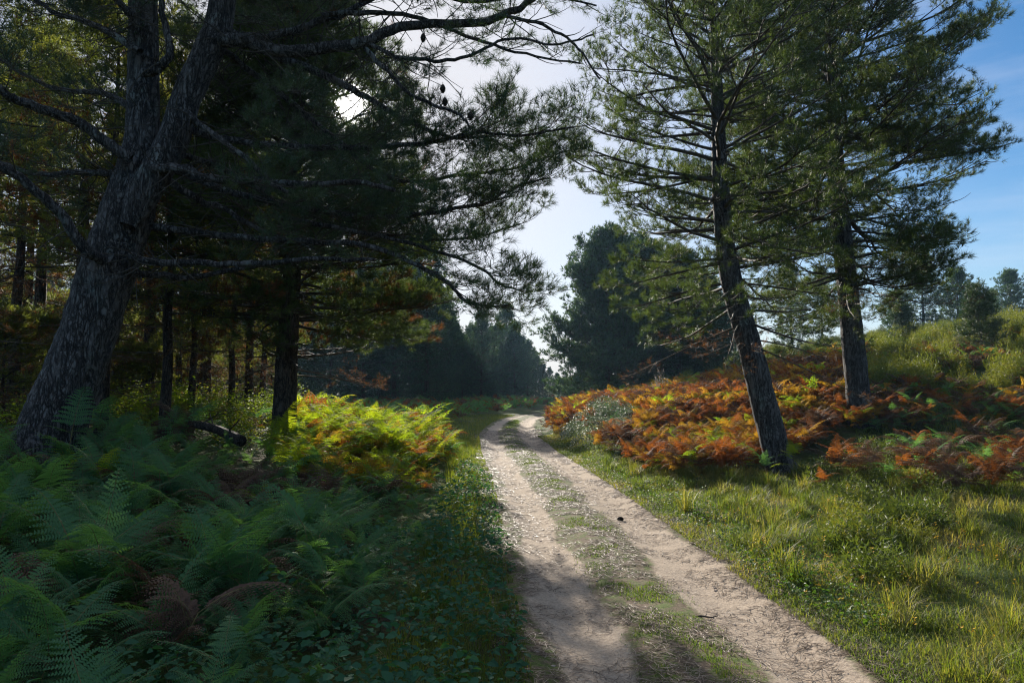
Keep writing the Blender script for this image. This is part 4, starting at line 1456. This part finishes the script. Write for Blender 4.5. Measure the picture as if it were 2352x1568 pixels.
# low leaves along the right verge and in front of the bank
n = 11000
y = 5 + 24 * crg.random(n) ** 1.3
u = 1.2 + np.abs(crg.normal(0, .6, n))
x = roadx(y) + u
ok = vnoise(x, y, .45, 22) > .56
x, y = x[ok], y[ok]
z = height(x, y) + .16 * crg.random(len(x)) ** .7
mb = MB()
mb.place(LEAF, np.stack([x, y, z], 1), rand_dirs(len(x), crg), np.array([0, 0, 1.0]) + crg.normal(0, .5, (len(x), 3)), crg.uniform(.018, .045, len(x)), crg, .45)
link('verge_leaves', mb.mesh('verge_leaves', [M['weed']]), None, 'low green leaves along the right edge of the track', 'weeds', kind='stuff')

# silvery bramble patch on the nose of the bank
mb = MB()
n = 15000
x = crg.uniform(-1.3, 1.3, n)
y = crg.uniform(-4.2, 4.2, n)
ok = (x / 1.25) ** 2 + (y / 4.2) ** 2 < .35 + .8 * vnoise(x, y, .7, 3)
x, y = x[ok], y[ok]
cx, cy = 2.65, 21.4
dome = np.sqrt(np.clip(1 - ((x / 1.3) ** 2 + (y / 4.3) ** 2), 0, 1))
z = height(cx + x, cy + y) + (.08 + .60 * dome * (.35 + vnoise(x, y, .55, 8))) * crg.random(len(x)) ** .25
base = np.array([cx, cy, far_height(cx, cy)])
for part_ in (0, 1):
    q = (vnoise(x, y, .35, 18) + crg.normal(0, .12, len(x)) > .76) == bool(part_)
    t = (LEAF[0], LEAF[1], LEAF[2] + part_, LEAF[3])
    mb.place(t, np.stack([cx + x, cy + y, z], 1)[q] - base, rand_dirs(q.sum(), crg), np.array([0, 0, 1.0]) + crg.normal(0, .5, (q.sum(), 3)), crg.uniform(.035, .065, q.sum()), crg, .45)
link('bramble_bush', mb.mesh('bramble_bush', [M['silver'], M['bramble']]), None, 'glossy silvery bramble patch spilling down the nose of the bracken bank', 'bush', loc=tuple(base))

# bushes lit from behind inside the wood
def bush_mesh(seed, n, r, h, mat, leaf=.07, stems=9):
    rng = np.random.default_rng(seed)
    mb = MB()
    for k in range(stems):
        az = rng.uniform(0, 6.28)
        P = limb_path(np.zeros(3), az, R(rng.uniform(45, 85)), h * rng.uniform(.7, 1.1), .5, 0, 6, rng, .15)
        tube(mb, P, np.linspace(.012, .003, 6), 4, 1)
    cl = rng.normal(0, .5, (14, 3)) * [r, r, h * .35] + [0, 0, h * .62]
    c = cl[rng.integers(0, 14, n)]
    p = c + rng.normal(0, .26, (n, 3)) * [r, r, h * .6]
    p[:, 2] = np.abs(p[:, 2])
    mb.place(LEAF, p, rand_dirs(n, rng), np.array([0, 0, 1.0]) + rng.normal(0, .5, (n, 3)), rng.uniform(leaf * .6, leaf * 1.2, n), rng, .45)
    return mb.mesh('undergrowth_bush', [M[mat], M['stalk']])

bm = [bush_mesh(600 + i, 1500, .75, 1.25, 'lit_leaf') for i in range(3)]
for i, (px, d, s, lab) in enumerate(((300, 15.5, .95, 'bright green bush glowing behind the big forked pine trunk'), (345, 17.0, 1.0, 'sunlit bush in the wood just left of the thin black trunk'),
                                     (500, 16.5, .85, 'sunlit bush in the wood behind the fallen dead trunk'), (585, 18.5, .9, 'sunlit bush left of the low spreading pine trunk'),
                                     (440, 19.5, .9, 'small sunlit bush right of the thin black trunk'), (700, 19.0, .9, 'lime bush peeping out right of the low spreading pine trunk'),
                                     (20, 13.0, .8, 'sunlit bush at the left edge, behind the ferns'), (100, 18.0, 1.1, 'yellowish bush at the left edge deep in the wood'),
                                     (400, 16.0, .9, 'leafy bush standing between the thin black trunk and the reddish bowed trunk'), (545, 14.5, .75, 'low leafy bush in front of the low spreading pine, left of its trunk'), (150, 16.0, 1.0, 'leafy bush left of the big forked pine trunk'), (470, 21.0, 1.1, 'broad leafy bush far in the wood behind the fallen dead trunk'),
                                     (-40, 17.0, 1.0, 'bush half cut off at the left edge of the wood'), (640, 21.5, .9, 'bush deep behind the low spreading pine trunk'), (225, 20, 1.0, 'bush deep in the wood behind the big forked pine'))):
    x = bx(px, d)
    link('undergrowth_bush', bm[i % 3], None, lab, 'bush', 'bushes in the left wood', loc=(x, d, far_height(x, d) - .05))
    o = bpy.data.objects[-1] if False else None
for i, o in enumerate([o for o in COL.objects if o.name.startswith('undergrowth_bush')]):
    s = (1.0, 1.1, .95, 1.0, 1.0, .9, .9, 1.2, 1.0, .75, 1.1, 1.2, 1.0, 1.0, 1.1)[i]
    o.scale = (s, s, s)
    o.rotation_euler = (0, 0, i * 1.7)

# heath shrubs on the slope
def shrub_mesh(seed, mat='heath', n=150, h=.95, r=.42):
    rng = np.random.default_rng(seed)
    mb = MB()
    for k in range(n):
        a, q = rng.uniform(0, 6.28), math.sqrt(rng.random()) * r
        b = np.array([q * math.cos(a) * .5, q * math.sin(a) * .5, 0])
        hh = h * (1 - .45 * (q / r) ** 2) * rng.uniform(.6, 1.1)
        t = np.array([q * math.cos(a) * 1.1, q * math.sin(a) * 1.1, hh])
        m = 9
        v = np.linspace(.28, 1, m)[:, None]
        c = b + (t - b) * v + rng.normal(0, .012, (m, 3))
        dd = unit(t - b) * .8 + rng.normal(0, .55, (m, 3))
        dd /= np.linalg.norm(dd, axis=1, keepdims=True)
        sd = np.cross(dd, rng.normal(size=(m, 3)))
        sd /= np.linalg.norm(sd, axis=1, keepdims=True)
        l = .10 * rng.uniform(.7, 1.3, m)[:, None]
        w = .011
        V = np.stack([c - sd * w, c + sd * w, c + dd * l], 1)
        mb.add(V.reshape(-1, 3), np.arange(m * 3).reshape(-1, 3), 0, float(np.clip(.5 + rng.normal(0, .2), 0, 1)))
    return mb.mesh('heath_shrub', [M[mat]])

sm = [shrub_mesh(700), shrub_mesh(701, 'heath_dark', 130, .8, .45), shrub_mesh(702, 'heath', 110, 1.15, .3), shrub_mesh(703)]
cand = []
X, Y = scatter(6500, 4, 55, 16, 64, crg)
for x, y in zip(X, Y):
    px = 1176 + FPX * x / y
    if px > 2430 or px < 1480:
        continue
    if px < 2000 and y < 31 + crg.normal(0, 1):
        continue
    if y < (18.5 if px > 2000 else 24.5) + crg.normal(0, .9):
        continue
    if vnoise(np.array([x]), np.array([y]), 2.2, 31)[0] < .36:
        continue
    if y > 47 and px > 2000 and crg.random() < .5:
        continue
    if abs(px - 2256) < 34 and y < 26.5 and y > 20:
        continue
    cand.append(((1.0 if px > 1990 else .8) / y, x, y, px))
cand.sort(reverse=True)
print('shrubs', len(cand))
far_sh = MB()
for i, (_, x, y, px) in enumerate(cand):
    sc = crg.uniform(.45, 1.15) * (1 if px > 2000 else .8)
    if i < 290:
        lab = 'yellow-green heath shrub on the open slope at the right' if px > 2000 else 'yellow-green heath shrub behind the bracken bank'
        o = link('heath_shrub', sm[i % 4], None, lab, 'shrub', 'heath shrubs on the slope' if px > 2000 else 'heath shrubs behind the bank', loc=(x, y, far_height(x, y) - .03))
        o.scale = (sc * 1.1, sc * 1.1, sc)
        o.rotation_euler = (0, 0, crg.uniform(0, 6.28))
    else:
        me = sm[i % 4]
        if not hasattr(shrub_mesh, 'cache'):
            shrub_mesh.cache = {}
        if i % 4 not in shrub_mesh.cache:
            v = np.zeros(len(me.vertices) * 3, np.float32)
            me.vertices.foreach_get('co', v)
            shrub_mesh.cache[i % 4] = v.reshape(-1, 3)
        v = shrub_mesh.cache[i % 4] * sc + np.array([x, y, far_height(x, y) - .03])
        far_sh.add(v, np.arange(len(v)).reshape(-1, 3), 1 if i % 4 == 1 else 0, float(crg.uniform(.3, .7)))
if far_sh.n:
    link('heath_cover', far_sh.mesh('heath_cover', [M['heath'], M['heath_dark']]), None, 'yellow-green heath covering the upper slope', 'heath', kind='stuff')
X, Y = scatter(420, 2.5, 13, 5.2, 16, crg)
k = 0
for x, y in zip(X, Y):
    px = 1176 + FPX * x / y
    if px < 1830 or px > 2420 or x - roadx(y) < 2.0 or vnoise(np.array([x]), np.array([y]), 1.2, 88)[0] < .52 or k >= 60 or y > 12.5 + (px - 1830) * .012:
        continue
    k += 1
    o = link('heath_shrub', sm[1 if k % 3 else 3], None, 'low dark green heath tuft in the rough grass of the right verge', 'shrub', 'heath tufts in the right verge', loc=(x, y, far_height(x, y) - .03))
    q = crg.uniform(.28, .55)
    o.scale = (q * 1.5, q * 1.5, q)
    o.rotation_euler = (0, 0, crg.uniform(0, 6.28))
# a pale dry shrub on the bank and two on the slope
pm = shrub_mesh(731, 'pale_sprig', 70, 1.5, .35)
for px, d, s, lab in ((1515, 25.5, .85, 'pale grey dry shrub rising above the bracken bank'), (2205, 27, .5, 'pale dry twiggy shrub on the heath slope')):
    x = bx(px, d)
    o = link('dry_shrub', pm, None, lab, 'shrub', loc=(x, d, far_height(x, d)))
    o.scale = (s,) * 3

# grass
def blades(n, xy, h, w, lean=.5, rng=crg, base=None):
    """Bent blades at xy (n,2): two segments each."""
    x, y = xy
    z = ground_z(x, y) if base is None else base
    az = rng.uniform(0, 2 * math.pi, n)
    ln = h * rng.uniform(.1, 1, n) * lean
    dx, dy = np.cos(az), np.sin(az)
    sx, sy = -dy * w / 2, dx * w / 2
    P0 = np.stack([x, y, z - .01], 1)
    P1 = P0 + np.stack([dx * ln * .35, dy * ln * .35, h * .6], 1)
    P2 = P0 + np.stack([dx * ln, dy * ln, h * np.maximum(.35, 1 - .25 * (ln / h) ** 2)], 1)
    S = np.stack([sx, sy, np.zeros(n)], 1)
    V = np.stack([P0 - S, P0 + S, P1 + S * .8, P1 - S * .8, P2], 1)
    ix = np.arange(n)[:, None] * 5
    F = np.concatenate([ix + [0, 1, 2], ix + [0, 2, 3], ix + [3, 2, 4]])
    return V.reshape(-1, 3), F, np.repeat(rng.uniform(0, 1, n), 5)

mb = MB()
# right verge and slope foot
n = 260000
y = 2.8 + 22 * crg.random(n) ** 1.6
u = 1.12 + 12 * crg.random(n) ** 1.35
x = roadx(y) + u
px = 1176 + FPX * x / y
den = vnoise(x, y, .45, 51)
ok = (px < 2460) & (den > .12) & ~((y > 13.5) & (u > 2.6) & (px < 1960))
x, y, u, den = x[ok], y[ok], u[ok], den[ok]
tall = ss(u, 1.0, 2.3)
tuf = vnoise(x, y, .28, 61) ** 2
h = (.03 + .04 * crg.random(len(x)) + .19 * tall * tuf * crg.random(len(x)) ** .6)
w = .0035 + .00035 * y
V, F, T = blades(len(x), (x, y), h, w, 1.5)
T = np.clip(T * .6 + np.repeat(vnoise(x, y, .8, 71) - .33, 5) * .85, 0, 1)
mb.add(V, F, 0, T)
# tussocks of long grass
for k in range(260):
    yy = 3.6 + 12 * crg.random() ** 1.4
    uu = 1.5 + 6 * crg.random() ** 1.2
    xx = roadx(yy) + uu
    if 1176 + FPX * xx / yy > 2430 or (yy > 13 and uu > 3):
        continue
    m = 90
    a, r_ = crg.uniform(0, 6.28, m), .10 * np.sqrt(crg.random(m))
    bx_, by_ = xx + r_ * np.cos(a), yy + r_ * np.sin(a)
    V, F, T = blades(m, (bx_, by_), crg.uniform(.16, .40) * crg.uniform(.6, 1.1, m), .004 + .0003 * yy, 1.5)
    mb.add(V, F, 0, np.clip(T * .5 + crg.uniform(0, .45), 0, 1))
# left verge
n = 26000
y = 3 + 20 * crg.random(n) ** 1.2
u = -(.98 + .9 * crg.random(n) ** 1.3)
x = roadx(y) + u
ok = vnoise(x, y, .4, 91) > .35
x, y, u = x[ok], y[ok], u[ok]
h = .05 + .20 * crg.random(len(x)) * ss(-u, 1.0, 1.5)
V, F, T = blades(len(x), (x, y), h, .0035 + .0003 * y, .9)
mb.add(V, F, 0, T * .7)
# the clearing left of the track beyond the clump
n = 16000
y = 19 + 24 * crg.random(n)
x = roadx(y) - 1.0 - 5 * crg.random(n) ** 1.3
V, F, T = blades(n, (x, y), .05 + .12 * crg.random(n), .012, .9)
mb.add(V, F, 0, T * .9)
link('verge_grass', mb.mesh('verge_grass', [M['grass']]), None, 'mixed green and straw grass on the verges of the track', 'grass', kind='stuff')

# short grass along the middle of the track
mb = MB()
n = 60000
y = 2.6 + 34 * crg.random(n) ** 1.8
u = .09 + crg.normal(0, .17, n)
x = roadx(y) + u
ok = (vnoise(x, y, .30, 15) > .50) & (np.abs(u - .09) < .44)
x, y = x[ok], y[ok]
V, F, T = blades(len(x), (x, y), .012 + .035 * crg.random(len(x)), .003 + .0004 * y, 1.0)
mb.add(V, F, 0, T * .8)
link('track_grass', mb.mesh('track_grass', [M['grass']]), None, 'thin short grass along the middle of the track', 'grass', kind='stuff')

# fallen pine needles on the track
mb = MB()
n = 44000
y = 2.6 + 26 * crg.random(n) ** 1.8
q = crg.random(n)
u = np.where(q < .42, .09 + crg.normal(0, .30, n), np.where(q < .70, 1.12 + crg.normal(0, .20, n), np.where(q < .93, -.92 + crg.normal(0, .22, n), crg.uniform(-1, 1.2, n))))
ok = (np.abs(u - .09) < 1.3) & (vnoise(roadx(y) + u, y, .22, 44) > .36)
y, u = y[ok], u[ok]
x = roadx(y) + u
n = len(x)
az = crg.uniform(0, 2 * math.pi, n)
l = crg.uniform(.05, .12, n)
w = (.0012 + .00019 * y)
z = ground_z(x, y) + .007 + .010 * crg.random(n)
dx, dy = np.cos(az), np.sin(az)
bend = crg.normal(0, .18, n)
C = np.stack([x, y, z], 1)
D = np.stack([dx, dy, crg.normal(0, .06, n)], 1) * (l / 2)[:, None]
S = np.stack([-dy, dx, np.zeros(n)], 1)
B = S * (bend * l * .5)[:, None]
S = S * w[:, None]
up = np.array([0, 0, 1.0]) * w[:, None]
V = np.stack([C - D - S, C - D + S, C + B + S, C + B - S, C + D + S * .6, C + D - S * .6, C + B + up], 1)
ix = np.arange(n)[:, None] * 7
F = np.concatenate([ix + [0, 1, 6], ix + [1, 2, 6], ix + [3, 0, 6], ix + [2, 4, 6], ix + [4, 5, 6], ix + [5, 3, 6]])
mb.add(V.reshape(-1, 3), F, 0, np.repeat(crg.uniform(0, 1, n), 7))
link('needle_litter', mb.mesh('needle_litter', [M['straw']]), None, 'pale fallen pine needles scattered over the track', 'needles', kind='stuff')

# small stones on the track
mb = MB()
ico_v, ico_f = [], []
gr = (1 + 5 ** .5) / 2
for a_ in (-1, 1):
    for b_ in (-gr, gr):
        ico_v += [(0, a_, b_), (a_, b_, 0), (b_, 0, a_)]
ico_v = np.array(ico_v, float) / math.hypot(1, gr)
dd_ = np.linalg.norm(ico_v[:, None] - ico_v[None], axis=2)
e_ = dd_.max()
adj = (dd_ > .1) & (dd_ < 1.2)
for i in range(12):
    for j in range(i + 1, 12):
        for k in range(j + 1, 12):
            if adj[i, j] and adj[j, k] and adj[i, k]:
                ico_f.append((i, j, k) if np.dot(np.cross(ico_v[j] - ico_v[i], ico_v[k] - ico_v[i]), ico_v[i]) > 0 else (i, k, j))
for k in range(800):
    yy = 2.8 + 36 * crg.random() ** 1.7
    uu = crg.uniform(-1.1, 1.25)
    if yy > 22 and uu < .5 and crg.random() < .6:
        continue
    xx = roadx(yy) + uu
    r_ = (.004 + .010 * crg.random() ** 3) * (1 + .05 * yy)
    V = ico_v * r_ * np.array([crg.uniform(.8, 1.4), crg.uniform(.8, 1.4), crg.uniform(.45, .8)]) * crg.uniform(.8, 1.2, (12, 1))
    mb.add(V + [xx, yy, float(ground_z(np.array(xx), np.array(yy))) + r_ * .1], ico_f)
link('gravel', mb.mesh('gravel', [plain_mat('track_stones', (.16, .12, .09), (.40, .33, .27), 40.0)]), None, 'small stones scattered over the sandy track', 'gravel', kind='stuff')

# small yellow flowers on the right verge
mb = MB()
for k in range(150):
    yy = 4.6 + 4.6 * crg.random()
    xx = roadx(yy) + 1.35 + 2.4 * crg.random()
    h = crg.uniform(.10, .26)
    p = np.array([xx, yy, far_height(xx, yy)])
    tube(mb, [p, p + [0, 0, h]], [.002, .0012], 3, 1)
    for j in range(crg.integers(3, 8)):
        a = crg.uniform(0, 6.28)
        c = p + [crg.normal(0, .008), crg.normal(0, .008), h - .05 * crg.random()]
        e = np.array([math.cos(a), math.sin(a), .5]) * .018
        f = np.array([-math.sin(a), math.cos(a), .2]) * .007
        mb.add([c, c + e * .6 + f, c + e * 1.2, c + e * .6 - f], [[0, 1, 2], [0, 2, 3]], 0, crg.random())
link('flower_cover', mb.mesh('flower_cover', [M['petal'], M['stalk']]), None, 'tiny yellow wild flowers dotted through the grass of the right verge', 'flowers', kind='stuff')

# a pine cone lying in the right rut, and a dark stick
def cone_mesh():
    mb = MB()
    nb, ns = 10, 9
    for i in range(nb):
        t = i / (nb - 1)
        r = .040 * math.sin(math.pi * (.16 + .74 * t)) ** .7
        for j in range(ns):
            a = 2 * math.pi * (j + .5 * (i % 2)) / ns
            q = np.array([r * math.cos(a), r * math.sin(a), .06 - .12 * t])
            outd = np.array([math.cos(a), math.sin(a), .45])
            sd = np.array([-math.sin(a), math.cos(a), 0])
            mb.add([q - sd * .016 - [0, 0, .012], q + sd * .016 - [0, 0, .012], q + outd * .02, q * .4 + [0, 0, .006]], [[0, 1, 2], [0, 2, 3], [1, 3, 2], [0, 3, 1]])
    tube(mb, [(0, 0, .06), (0, 0, 0), (0, 0, -.06)], [.01, .028, .014], 8)
    return mb.mesh('pine_cone', [M['cone']])
dC = 2744 / (1183 - 890)
xC = bx(1421, dC)
o = link('fallen_cone', cone_mesh(), None, 'dark pine cone lying on the edge of the right wheel rut', 'pine cone', loc=(xC, dC, float(ground_z(np.array(xC), np.array(dC))) + .022))
o.scale = (.62,) * 3
o.rotation_euler = (R(80), .4, .9)
sk = MB()
dS = 2744 / (1405 - 890)
xS = bx(1610, dS)
zS = float(ground_z(np.array(xS), np.array(dS)))
tube(sk, spline([(-.10, 0, .012), (-.03, .02, .016), (.04, 0, .012), (.10, .03, .014)], 10), np.linspace(.008, .004, 10), 6, 0, .5, .08, crg)
tube(sk, [(0, .01, .014), (.02, .05, .022), (.03, .08, .018)], [.005, .003, .002], 5)
link('fallen_stick', sk.mesh('fallen_stick', [M['cone']], True), None, 'short dark stick lying beside the grassy middle of the track', 'stick', loc=(xS, dS, zS))

# ------------------------------------------------------------------ haze
hz = MB()
x0, x1_, y0, y1_, z0_, z1_ = -105.0, 115.0, -12.0, 110.0, -1.6, 30.0
hv = [(x, y, z) for x in (x0, x1_) for y in (y0, y1_) for z in (z0_, z1_)]
hf = [(0, 1, 3), (0, 3, 2), (4, 6, 7), (4, 7, 5), (0, 4, 5), (0, 5, 1), (2, 3, 7), (2, 7, 6), (0, 2, 6), (0, 6, 4), (1, 5, 7), (1, 7, 3)]
hz.add(hv, hf)
hm, hnt, hout = new_mat('haze')
pv = hnt.nodes.new("ShaderNodeVolumePrincipled")
pv.inputs['Color'].default_value = (0.42, 0.70, 1.0, 1)
pv.inputs['Density'].default_value = 0.0004
pv.inputs['Anisotropy'].default_value = 0.3
hnt.links.new(pv.outputs[0], hout.inputs['Volume'])
link('haze', hz.mesh('haze', [hm]), None, None, None, kind='stuff')
